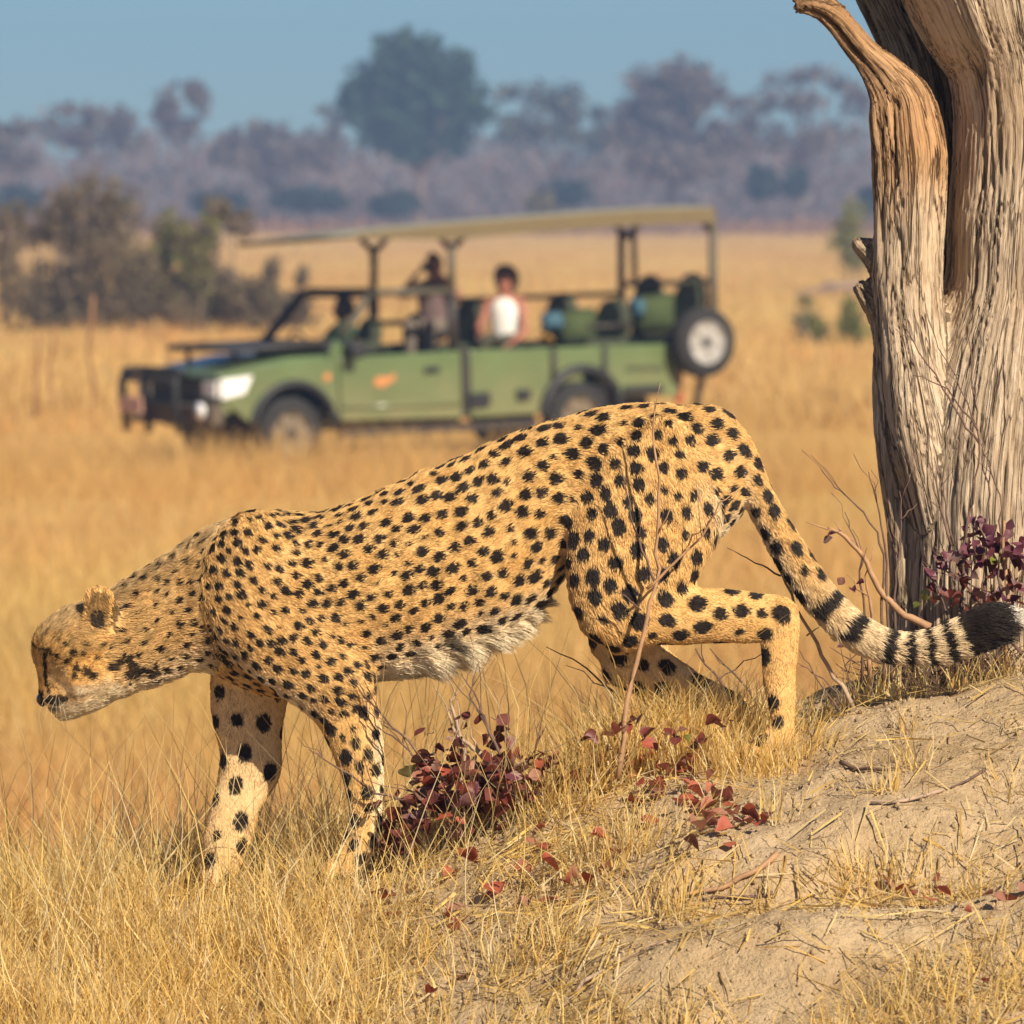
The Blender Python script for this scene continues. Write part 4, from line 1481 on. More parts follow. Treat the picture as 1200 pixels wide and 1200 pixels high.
for lab, grp_, key, sz, ps in FALL:
    if grp_.startswith('heap'):
        ps = ps + [(a_ + random.gauss(0, 14), b_ + random.gauss(0, 10)) for a_, b_ in ps]
    for px, py in ps:
        p = hit_ground(px, py) + Vector((0, 0, random.uniform(.010, .020)))
        o = put_leaf(p, sz * random.uniform(0.7, 1.15), random.choice([key, key, 'red'] if grp_.startswith('heap') else [key]), None, (random.uniform(-.6, .6) + .25, random.uniform(-.4, .4), random.uniform(0, 6.28)), 'fallen_leaf')
        tag(o, lab, 'leaf', grp_)

# fallen sticks
STK = [('orange brown dead stick on the soil hump', [(910, 1008), (880, 1030), (845, 1048), (800, 1056)], .006, M_TWIGR), ('long thin grey stick along the edge of the lower hump', [(905, 1052), (850, 1058), (795, 1062)], .0035, M_TWIG),
       ('short dark twig high on the bare soil by the right edge', [(1155, 905), (1135, 918), (1115, 928)], .003, M_TWIG), ('pale crooked stick in the middle of the bare soil', [(1105, 930), (1060, 942), (1020, 945)], .004, M_TWIGL),
       ('dark curved stick near the top of the bare soil', [(985, 898), (1005, 908), (1045, 908)], .0045, M_TWIG), ('pale straw coloured stick with a red tip at the bottom', [(660, 1182), (700, 1145), (750, 1122), (785, 1105)], .004, M_TWIGL),
       ('thick charred stick in the grass at the bottom left corner', [(-10, 1192), (30, 1188), (62, 1194)], .012, M_TWIG)]
for lab, ps, r, mt in STK:
    P = [hit_ground(*q) + Vector((0, 0, r * 0.9 + .002)) for q in ps]
    m = MB()
    g = P[0].copy()
    path = [P[0]]
    for a, b in zip(P[:-1], P[1:]):
        path += wob(a, b, 3, 0.05)[1:]
    m.tube([q - g for q in path], [r * (1 - .5 * i / len(path)) for i in range(len(path))], 7)
    o = m.build('stick', mt, None, smooth=True)
    o.location = g
    tag(o, lab, 'stick')

# ------------------------------------------------------------------ open safari vehicle
YAW, NOSE = R(213), R(1.7)
VO = Vector((-1.28, 59.63, 0.02))
VM = Matrix.Translation(VO) @ Matrix.Rotation(YAW, 4, 'Z') @ Matrix.Rotation(NOSE, 4, 'Y')
VI = VM.inverted()
HW = 0.875


def vp(px, py, t=HW):
    """vehicle coordinates (x forward, z up) of a photo pixel on the plane y = t of the vehicle"""
    c = VI @ CAM
    d = VI.to_3x3() @ (FW + Vector((1, 0, 0)) * ((px - 600) / F) + UP * ((600 - py) / F))
    q = (t - c.y) / d.y
    return (c.x + q * d.x, c.z + q * d.z)


def v3(px, py, t=HW):
    x, z = vp(px, py, t)
    return Vector((x, t, z))


M_GREEN = paint('green_body_paint', (0.098, 0.155, 0.058), 0.30, vary=0.14, scale=2.0, coat=0.45)
def dusty(m):
    """road dust, thicker on the lower panels"""
    t = m.node_tree
    p = t.nodes['Principled BSDF']
    src = p.inputs['Base Color'].links[0].from_socket
    tc = t.nodes.new('ShaderNodeTexCoord')
    sp_ = t.nodes.new('ShaderNodeSeparateXYZ')
    t.links.new(tc.outputs['Object'], sp_.inputs[0])
    nz = t.nodes.new('ShaderNodeTexNoise')
    nz.inputs['Scale'].default_value = 3.5
    nz.inputs['Detail'].default_value = 6
    t.links.new(tc.outputs['Object'], nz.inputs['Vector'])
    mr = t.nodes.new('ShaderNodeMapRange')
    mr.inputs['From Min'].default_value = 1.15
    mr.inputs['From Max'].default_value = 0.45
    mr.inputs['To Min'].default_value = 0.08
    mr.inputs['To Max'].default_value = 0.85
    t.links.new(sp_.outputs['Z'], mr.inputs['Value'])
    mu = t.nodes.new('ShaderNodeMath')
    mu.operation = 'MULTIPLY'
    t.links.new(mr.outputs[0], mu.inputs[0])
    t.links.new(nz.outputs[0], mu.inputs[1])
    mx = t.nodes.new('ShaderNodeMix')
    mx.data_type = 'RGBA'
    t.links.new(mu.outputs[0], mx.inputs[0])
    t.links.new(src, mx.inputs[6])
    mx.inputs[7].default_value = (0.27, 0.20, 0.11, 1)
    t.links.new(mx.outputs[2], p.inputs['Base Color'])


dusty(M_GREEN)
M_BLACK = paint('black_rubber_trim', (0.014, 0.014, 0.015), 0.55, vary=0.2)
M_TYRE = paint('tyre_rubber', (0.018, 0.017, 0.017), 0.85, vary=0.2)
M_RIMD = paint('dusty_rim', (0.17, 0.13, 0.085), 0.8, vary=0.3)
M_RIM = paint('alloy_rim', (0.55, 0.53, 0.50), 0.35, metal=0.5, vary=0.1)
M_POST = paint('olive_tube', (0.085, 0.075, 0.05), 0.6, vary=0.15)
M_DTUBE = paint('dark_tube', (0.03, 0.024, 0.02), 0.6, vary=0.15)
M_CANVAS = paint('khaki_canvas', (0.21, 0.205, 0.165), 0.9, vary=0.08, scale=8)
M_SEAT = paint('olive_seat_canvas', (0.035, 0.042, 0.022), 0.85, vary=0.2)
M_LAMP = paint('headlamp_glass', (0.82, 0.84, 0.86), 0.12, vary=0.03, coat=1.0)
M_PLATE = paint('number_plate', (0.62, 0.36, 0.28), 0.5, vary=0.05)
M_ORANGE = paint('orange_emblem', (0.55, 0.22, 0.07), 0.5, vary=0.1)
M_RED = paint('red_lamp', (0.35, 0.03, 0.02), 0.3)
veh = empty('safari_vehicle', VO)
veh.rotation_mode = 'QUATERNION'
veh.rotation_quaternion = VM.to_quaternion()
tag(veh, 'open green safari vehicle with a khaki canvas roof standing in the long grass', 'safari vehicle')

WF = vp(345, 514)[0]
WR = vp(683, 502)[0]


def arch(xc, r, a0, a1, n=9, zc=0.40):
    return [(xc + r * math.cos(R(a0 + (a1 - a0) * i / n)), zc + r * math.sin(R(a0 + (a1 - a0) * i / n))) for i in range(n + 1)]


XF = vp(262, 460)[0]           # nose
XD1, XD0 = vp(398, 450)[0], vp(541, 450)[0]     # door front and rear edge
XB = vp(797, 440)[0]           # tail
zs = lambda px, py: vp(px, py)[1]
ZS_D1, ZS_D0, ZS_B = zs(398, 419), zs(541, 411), zs(797, 402)
ZL1, ZL0 = zs(398, 494), zs(541, 490)
for s_, nm_ in ((1, 'near'), (-1, 'far')):
    t1, t0 = s_ * HW, s_ * (HW - 0.06)
    # front wing with the wheel arch cut out of it
    m = MB()
    poly = [(XD1 + .012, ZL1), (XD1 + .012, ZS_D1)] + [(vp(345, 424)[0], vp(345, 424)[1]), (vp(300, 431)[0], vp(300, 431)[1]), (XF + .02, zs(268, 441)), (XF, zs(264, 470)), (WF + .54, 0.52)] + arch(WF, .50, 14, 176, 10)[0:] + [(WF - .52, ZL1)]
    m.prism(poly, t0, t1)
    wing = m.build('front_wing', M_GREEN, veh, bevel=.015)
    m = MB()
    ar = arch(WF, .515, 5, 178, 12)
    m.tube([(x_, t1 + .005 * s_, z_) for x_, z_ in ar], .045, 6)
    m.build('wheel_arch_trim', M_BLACK, veh, smooth=True)
    m = MB()
    m.prism([(XD0, ZL0), (XD1, ZL1), (XD1, ZS_D1), (XD0, ZS_D0)], t0, t1 + .008 * s_)
    door = m.build('door', M_GREEN, veh, bevel=.02)
    m = MB()
    a, b = v3(400, 477), v3(538, 473)
    m.tube([(a.x, t1 + .008 * s_, a.z), (b.x, t1 + .008 * s_, b.z)], .03, 6)
    m.build('door_moulding', M_GREEN, door, smooth=True)
    m = MB()
    h = v3(505, 433)
    m.box((h.x, t1 + .025 * s_, h.z), (.19, .035, .06))
    m.build('handle', M_BLACK, door, bevel=.01)
    m = MB()
    e_ = [v3(a_, b_) for a_, b_ in ((436, 451), (440, 446), (437, 444), (447, 441), (455, 442), (463, 437), (461, 446), (454, 449), (449, 454))]
    m.prism([(q.x, q.z) for q in e_], t1 + .010 * s_, t1 + .016 * s_)
    m.build('emblem', M_ORANGE, door)
    m = MB()
    h = v3(383, 442)
    m.lathe([(.001, 0), (.045, 0), (.045, .012), (.001, .012)], 10, Matrix.Translation((h.x, t1 if s_ > 0 else t1 - .012, h.z)))
    m.build('indicator_lamp', M_ORANGE, veh)
    m = MB()
    x0, x1 = XD0 - .012, XD0 - .11
    m.prism([(x0, ZL0 + .02), (x0, ZS_D0 + .01), (x1, ZS_D0 + .01), (x1, ZL0 + .02)], t0, t1 - .004 * s_)
    m.build('door_pillar', M_DTUBE, veh)
    # rear tub side
    m = MB()
    poly = [(x1 - .006, ZL0), (x1 - .006, ZS_D0), (XB, ZS_B), (XB - .05, zs(803, 440)), (XB, zs(800, 466)), (WR - .56, .60)] + arch(WR, .50, 158, 8, 12) + [(WR + .56, ZL0)]
    m.prism(poly, t0, t1)
    tub = m.build('rear_side_panel', M_GREEN, veh, bevel=.015)
    m = MB()
    for pa, pb in ((648, 408), (708, 406)):
        a = v3(pa, pb)
        c_ = v3(pa, pb + 45)
        m = MB()
        m.tube([(a.x, t1 + .01 * s_, a.z), (c_.x, t1 + .01 * s_, c_.z)], .035, 6)
        m.build('side_rib', M_DTUBE, tub, smooth=True)
    m = MB()
    ar = arch(WR, .515, 174, 4, 12)
    m.tube([(x_, t1 + .005 * s_, z_) for x_, z_ in ar], .055, 6)
    m.build('wheel_arch_trim', M_BLACK, veh, smooth=False)
    m = MB()
    a = v3(560, 468)
    m.box((a.x, t1 + .02 * s_, a.z), (.26, .06, .14))
    m.build('trim_block', M_BLACK, veh)
    m = MB()
    a = v3(612, 462)
    m.box((a.x, t1 + .02 * s_, a.z), (.16, .06, .10))
    m.build('trim_block', M_BLACK, veh)
    m = MB()
    a = v3(752, 456)
    m.box((a.x, t1 + .02 * s_, a.z), (.5, .05, .08))
    m.build('trim_block', M_BLACK, veh)
    m = MB()
    for i in range(9):
        a = v3(735 + i * 5, 433 - (i % 3))
        m.box((a.x, t1 + .004 * s_, a.z), (.03, .008, .05 + .02 * (i % 2)))
    m.build('lettering', M_SEAT, tub)
    # rubbing sill under door
    m = MB()
    m.box(((XD1 + WR + .5) / 2, s_ * (HW - .1), ZL0 - .10), (XD1 - WR - .6, .10, .09))
    m.build('side_step', M_DTUBE, veh)
# floor, tail gate, bulkhead
m = MB()
m.box(((XD0 + XB) / 2, 0, .62), (XD0 - XB - .06, 1.6, .05))
m.build('tub_floor', M_DTUBE, veh)
m = MB()
m.box((XB + .02, 0, (ZS_B + .62) / 2), (.05, 1.62, ZS_B - .60))
m.build('tailgate', M_GREEN, veh, bevel=.01)
m = MB()
m.box(((XF + XB) / 2, 0, .50), (XF - XB - .3, .9, .14))
m.build('chassis', M_DTUBE, veh)
# bonnet
m = MB()
zb = ZS_D1 + .03
zf = zs(268, 441)
prof = [(XD1 + .05, zb), (vp(345, 424)[0], zb - .005), (vp(300, 431)[0], vp(300, 431)[1] + .02), (XF + .03, zf + .02), (XF + .03, zf - .05), (XD1 + .05, zb - .10)]
m.prism(prof, -HW + .07, HW - .07)
m.build('bonnet', M_GREEN, veh, bevel=.03)
m = MB()
m.prism([(XF + .01, .62), (XF + .03, zf - .06), (XF - .10, zf - .06), (XF - .10, .62)], -HW + .02, HW - .02)
m.build('front_face', M_GREEN, veh, bevel=.02)
m = MB()
m.box((XF + .035, 0, (zf + .66) / 2), (.05, 1.05, zf - .78))
grille = m.build('grille', M_BLACK, veh)
m = MB()
for i in range(4):
    m.box((XF + .065, 0, .76 + i * (zf - .84) / 4), (.02, 1.0, .025))
m.build('grille_bar', M_DTUBE, grille)
for s_ in (1, -1):
    # wrap round headlamp in two lenses
    m = MB()
    a, b, c_, d = vp(262, 469)[1], vp(262, 445)[1], vp(297, 440)[1], vp(285, 462)[1]
    m.prism([(XF + .03, a), (XF + .03, b), (XF - .36, c_), (XF - .26, d)], s_ * (HW - .04), s_ * (HW + .012))
    m.build('headlight', M_LAMP, veh, bevel=.012)
    m = MB()
    m.prism([(XF + .055, .80), (XF + .055, zf - .06), (XF + .0, zf - .06), (XF + .0, .80)], s_ * .53, s_ * (HW - .07))
    m.build('headlight', M_LAMP, veh, bevel=.012)
    m = MB()
    m.lathe([(.001, -.02), (.085, -.02), (.095, .02), (.001, .035)], 14, Matrix.Translation((XF + .16, s_ * .66, .66)) @ Matrix.Rotation(R(-90), 4, 'Z'))
    m.build('fog_lamp', M_LAMP, veh, smooth=True)
m = MB()
m.box((XF + .07, 0, .62), (.16, 1.74, .22))
m.build('bumper', paint('dusty_bumper', (0.10, 0.075, 0.05), 0.8), veh, bevel=.03)
# bull bar
m = MB()
xb = XF + .26
zt = zf + .03
for yy in (-.80, -.32, .32):
    m.tube([(xb - .05, yy, .42), (xb, yy, .7), (xb, yy, zt - .1), (xb - .06, yy, zt)], .045, 8)
m.tube([(xb - .06, -.84, zt), (xb - .04, -.4, zt + .02), (xb - .04, .2, zt + .02), (xb - .06, .42, zt)], .05, 8)
m.tube([(xb, -.8, .98), (xb, .32, .98)], .035, 8)
m.tube([(xb, -.8, .74), (xb, .32, .74)], .035, 8)
m.build('bull_bar', M_BLACK, veh, smooth=True)
m = MB()
m.box((xb + .06, -.52, .71), (.02, .46, .17))
m.build('number_plate', M_PLATE, veh, bevel=.006)
# windscreen folded flat on the bonnet
m = MB()
a, b = vp(372, 404, .2), vp(250, 411, .2)
m.tube([(a[0], .62, a[1] + .02), (b[0], .62, b[1] + .02), (b[0], -.72, b[1] + .02), (a[0], -.72, a[1] + .02), (a[0], .62, a[1] + .02)], .035, 8)
m.tube([(b[0] - .1, -.5, b[1]), (b[0] - .1, -.5, b[1] - .16)], .03, 6)
m.tube([(b[0] - .1, .45, b[1]), (b[0] - .1, .45, b[1] - .16)], .03, 6)
fw_ = m.build('folded_windscreen', M_DTUBE, veh, smooth=True)
k = Nodes('windscreen_glass')
k.p.inputs['Base Color'].default_value = (0.03, 0.035, 0.035, 1)
k.p.inputs['Roughness'].default_value = 0.35
k.p.inputs['Specular IOR Level'].default_value = 0.2
m = MB()
m.box(((a[0] + b[0]) / 2, -.05, (a[1] + b[1]) / 2 + .02), (abs(a[0] - b[0]) - .05, 1.3, .012), Matrix.Translation((0, 0, 0)))
m.build('glass', k.m, fw_)
m = MB()
d1 = vp(385, 410, .3)
m.prism([(d1[0] + .3, d1[1] - .08), (d1[0] + .28, d1[1] + .06), (d1[0] - .15, d1[1] + .10), (d1[0] - .35, d1[1] - .06)], -.78, .70)
m.build('dashboard', M_BLACK, veh, bevel=.03)
m = MB()
h = v3(415, 412, HW + .12)
m.box((h.x, h.y, h.z), (.16, .22, .15))
m.build('side_mirror', M_BLACK, veh, bevel=.03)
m = MB()
a = v3(392, 419)
m.prism([(a.x + .08, a.z), (a.x - .02, a.z + .20), (a.x - .22, a.z)], HW - .05, HW)
m.build('quarter_panel', M_GREEN, veh, bevel=.01)
# tubular frame
FT = -HW + .08


def rail(name, pts, r, mat):
    m = MB()
    m.tube([v3(*q) for q in pts], r, 8)
    return m.build(name, mat, veh, smooth=True)


rail('roll_bar', [(303, 408, FT), (330, 376, FT), (352, 347, FT), (362, 343, FT), (437, 343, FT)], .055, M_DTUBE)
rail('roll_bar', [(400, 392, HW - .1), (416, 372, HW - .1), (432, 346, HW - .1)], .04, M_POST)
rail('roof_post', [(438, 288, FT), (438, 345, FT)], .045, M_POST)
rail('roof_post', [(438, 345, FT), (437, 410, FT)], .06, M_DTUBE)
rail('roof_post', [(529, 284, HW - .07), (529, 345, HW - .07)], .045, M_POST)
rail('roof_post', [(529, 345, HW - .07), (531, 412, HW - .07)], .06, M_DTUBE)
rail('roof_post', [(728, 268, FT), (728, 330, FT), (729, 405, FT)], .045, M_DTUBE)
rail('roof_post', [(742, 268, FT + .25), (744, 335, FT + .25)], .035, M_DTUBE)
rail('roof_post', [(835, 258, HW - .07), (836, 400, HW - .07)], .050, M_POST)
for px, py, t in ((438, 296, FT), (529, 293, HW - .07), (835, 272, HW - .07), (735, 278, FT)):
    for s_ in ((-1, 1) if px < 800 else (-1,)):
        rail('roof_brace', [(px, py, t), (px + s_ * 15, py - 16, t)], .035, M_DTUBE)
rail('side_rail', [(437, 343, HW - .07), (532, 341, HW - .07)], .04, M_POST)
rail('side_rail', [(437, 379, FT), (530, 377, FT)], .035, M_POST)
rail('side_rail', [(532, 352, FT), (728, 344, FT)], .03, M_DTUBE)
rail('side_rail', [(735, 333, FT + .25), (836, 330, HW - .07)], .035, M_POST)
rail('side_rail', [(690, 383, HW - .1), (740, 381, HW - .1)], .03, M_DTUBE)
# canvas roof: gently crowned sheet with a hanging edge
TN, TFx = HW + .06, -HW - .06
nxr, nyr = 16, 8
V_, F_ = [], []
near_top = [(385, 276), (440, 270), (540, 261), (640, 253), (740, 246), (838, 243)]
far_top = [(278, 284), (335, 280), (440, 272), (540, 264), (640, 255), (738, 248)]
for i in range(nxr + 1):
    u = i / nxr * 5
    a_ = min(int(u), 4)
    fr = u - a_
    for j in range(nyr + 1):
        v = j / nyr
        p0 = v3(near_top[a_][0] + (near_top[a_ + 1][0] - near_top[a_][0]) * fr, near_top[a_][1] + (near_top[a_ + 1][1] - near_top[a_][1]) * fr, TN)
        p1 = v3(far_top[a_][0] + (far_top[a_ + 1][0] - far_top[a_][0]) * fr, far_top[a_][1] + (far_top[a_ + 1][1] - far_top[a_][1]) * fr, TFx)
        p = p0.lerp(p1, v)
        p.z += .05 * math.sin(math.pi * v) * min(1, i / 3)
        V_.append(p)
for i in range(nxr):
    for j in range(nyr):
        a_ = i * (nyr + 1) + j
        F_.append((a_, a_ + 1, a_ + nyr + 2, a_ + nyr + 1))
m = MB()
m.add(V_, F_)
roof = m.build('canvas_roof', M_CANVAS, veh, smooth=True)
md = roof.modifiers.new('thickness', 'SOLIDIFY')
md.thickness = .03
m = MB()
W1 = nyr + 1
ring = [V_[i * W1] for i in range(nxr + 1)]
ring_f = [V_[i * W1 + nyr] for i in range(nxr, -1, -1)]
for rg in (ring, ring_f, [V_[nxr * W1 + j] for j in range(nyr + 1)]):
    b0 = len(m.v)
    vv = []
    for q in rg:
        vv += [q + Vector((0, 0, -.005)), q + Vector((0, 0, (-.05 if rg is ring_f else -.03 - .14 * min(1, max(0, (len(vv) / 2 - 1) / 5)) if rg is ring else -.14)))]
    m.add(vv, [(2 * i, 2 * i + 1, 2 * i + 3, 2 * i + 2) for i in range(len(rg) - 1)])
val = m.build('canvas_valance', paint('khaki_valance', (0.145, 0.11, 0.055), 0.9, vary=0.08, scale=8), roof)
md = val.modifiers.new('thickness', 'SOLIDIFY')
md.thickness = .025

# wheels
def wheel(name, M, parent, r=.385, wdt=.25, rim=None):
    root = link(name, None, parent)
    root.matrix_local = M
    m = MB()
    m.lathe([(r * .62, -wdt / 2), (r * .86, -wdt / 2), (r * .97, -wdt * .4), (r, -wdt * .22), (r, wdt * .22), (r * .97, wdt * .4), (r * .86, wdt / 2), (r * .62, wdt / 2)], 32)
    m.build('tyre', M_TYRE, root, smooth=True)
    m = MB()
    m.lathe([(r * .63, wdt * .30), (r * .63, wdt * .47), (r * .58, wdt * .47), (r * .54, wdt * .30), (r * .2, wdt * .26), (r * .16, wdt * .40), (.001, wdt * .40)], 28)
    for i in range(6):
        a_ = i * math.pi / 3
        m.box((r * .38, wdt * .34, 0), (r * .44, .03, r * .20), Matrix.Rotation(a_, 4, 'Y'))
    m.build('rim', rim or M_RIMD, root, smooth=False)
    m = MB()
    m.lathe([(r * .14, wdt * .40), (r * .12, wdt * .48), (.001, wdt * .49)], 14)
    m.build('hub', M_BLACK, root)
    return root


for x_, s_ in ((WF, 1), (WF, -1), (WR, 1), (WR, -1)):
    wheel('wheel', Matrix.Translation((x_, s_ * (HW - .15), .385)) @ Matrix.Rotation(0 if s_ > 0 else math.pi, 4, 'Z'), veh)
sp = v3(826, 401, HW + .22)
wheel('spare_wheel', Matrix.Translation((sp.x, HW + .16, sp.z)), veh, .385, .24, M_RIM)
rail('spare_bracket', [(818, 405, HW - .02), (822, 440, HW - .02), (816, 478, HW - .02)], .045, M_POST)
m = MB()
a = v3(797, 452)
m.box((a.x, HW - .03, a.z - .02), (.07, .06, .34))
m.build('tail_lamp', M_RED, veh, bevel=.01)


# seats
def seat(px, top, bot, wpx, t, cover=None):
    a, b = v3(px, top, t), v3(px, bot, t)
    w_, h_ = wpx / 105 / .84, a.z - b.z
    root = link('seat', None, veh)
    root.location = (b.x, t, b.z)
    m = MB()
    n = 10
    prof = [(-w_ / 2, 0), (-w_ / 2, h_ * .62)] + [(-w_ / 2 * math.cos(math.pi * i / n), h_ * .62 + h_ * .38 * math.sin(math.pi * i / n)) for i in range(n + 1)] + [(w_ / 2, h_ * .62), (w_ / 2, 0)]
    VV = [(-.06 + .18 * 0, y_, z_) for y_, z_ in prof] + [(.07, y_, z_) for y_, z_ in prof]
    nn_ = len(prof)
    m.add([(x_ - z_ * .12, y_, z_) for x_, y_, z_ in VV], [tuple(range(nn_)), tuple(range(2 * nn_ - 1, nn_ - 1, -1))] + [((i + 1) % nn_, i, nn_ + i, nn_ + (i + 1) % nn_) for i in range(nn_)])
    m.build('backrest', M_SEAT, root, smooth=False, bevel=.03)
    m = MB()
    m.box((.26, 0, .05), (.46, w_, .13))
    m.build('cushion', M_SEAT, root, bevel=.04)
    return root


seat(432, 372, 412, 26, .25)
seat(548, 350, 414, 44, -.30)
seat(655, 343, 410, 42, -.30)
seat(716, 350, 408, 46, .42)
seat(756, 322, 404, 40, -.30)
seat(806, 320, 402, 42, .42)
seat(487, 366, 414, 34, -.35)


def blanket(px, py, wpx, hpx, t, mat, label):
    c = v3(px, py, t)
    w_, h_ = wpx / 92, hpx / 110
    V_, F_ = [], []
    n = 8
    rr = random.Random(px)
    for i in range(n + 1):
        for j in range(n + 1):
            u, v = i / n - .5, j / n - .5
            rad_ = max(abs(u), abs(v)) * 2
            V_.append((u * w_ + rr.gauss(0, .01), .16 * (1 - rad_ ** 3) + rr.gauss(0, .012), v * h_ * (1 - .25 * u) + rr.gauss(0, .01)))
    for i in range(n):
        for j in range(n):
            a = i * (n + 1) + j
            F_.append((a, a + 1, a + n + 2, a + n + 1))
    m = MB()
    m.add(V_, F_)
    o = m.build('blanket', mat, None, smooth=True)
    md = o.modifiers.new('t', 'SOLIDIFY')
    md.thickness = .05
    o.matrix_world = VM @ Matrix.Translation(c)
    tag(o, label, 'blanket')


M_BG = paint('green_blanket', (0.05, 0.07, 0.022), 0.9)
M_BB = paint('blue_blanket', (0.05, 0.12, 0.17), 0.9)
blanket(674, 384, 40, 34, .05, M_BG, 'dark green blanket over the middle row seat of the vehicle')
blanket(645, 378, 24, 24, .08, M_BB, 'blue blanket over the middle row seat of the vehicle')
blanket(766, 368, 44, 38, .05, M_BG, 'dark green blanket over the rearmost seat of the vehicle')
blanket(743, 362, 14, 24, .10, M_BB, 'blue blanket edge against the post at the rear seats')
blanket(638, 398, 10, 12, .3, paint('yellow_cloth', (0.35, 0.19, 0.03), 0.9), 'small yellow cloth below the blue blanket in the middle row')


# people
M_HAIRD = paint('dark_hair', (0.02, 0.013, 0.010), 0.6, vary=0.3, scale=30)
M_HAIRB = paint('brown_hair', (0.07, 0.038, 0.022), 0.6, vary=0.3, scale=30)


def skin_mat(name, c):
    return paint(name, c, 0.55, vary=0.08, scale=12)


def solid_obj(name, S_, mat, parent, it=1):
    v_, q_ = S_.mesh()
    v_ = smooth_mesh(v_, q_, it)
    return link(name, np_mesh(name, v_, q_, mat), parent)


def hand(S_, w0, w1, curl):
    """palm and five fingers beyond the wrist, going from w0 towards w1 and curling towards curl"""
    d = (w1 - w0).normalized()
    c_ = (curl - d * curl.dot(d)).normalized()
    sd = d.cross(c_)
    pc = w0 + d * .085
    S_.tube('palm', [w0, w0 + d * .045, pc], [.022, .030, .030], [.020, .016, .014], k=.01, lat=tuple(c_), n=2)
    for i, (o_, l_) in enumerate(((-.027, .07), (-.009, .08), (.009, .075), (.026, .058))):
        b = pc + sd * o_
        S_.tube('finger', [b, b + d * l_ * .45 + c_ * l_ * .12, b + d * l_ * .72 + c_ * l_ * .42, b + d * l_ * .78 + c_ * l_ * .7], [.0095, .009, .008, .007], k=.004, n=2)
    b = w0 + d * .03 + sd * -.028
    S_.tube('thumb', [b, b - sd * .025 + d * .03 + c_ * .012, b - sd * .028 + d * .06 + c_ * .03], [.012, .010, .008], k=.006, n=2)


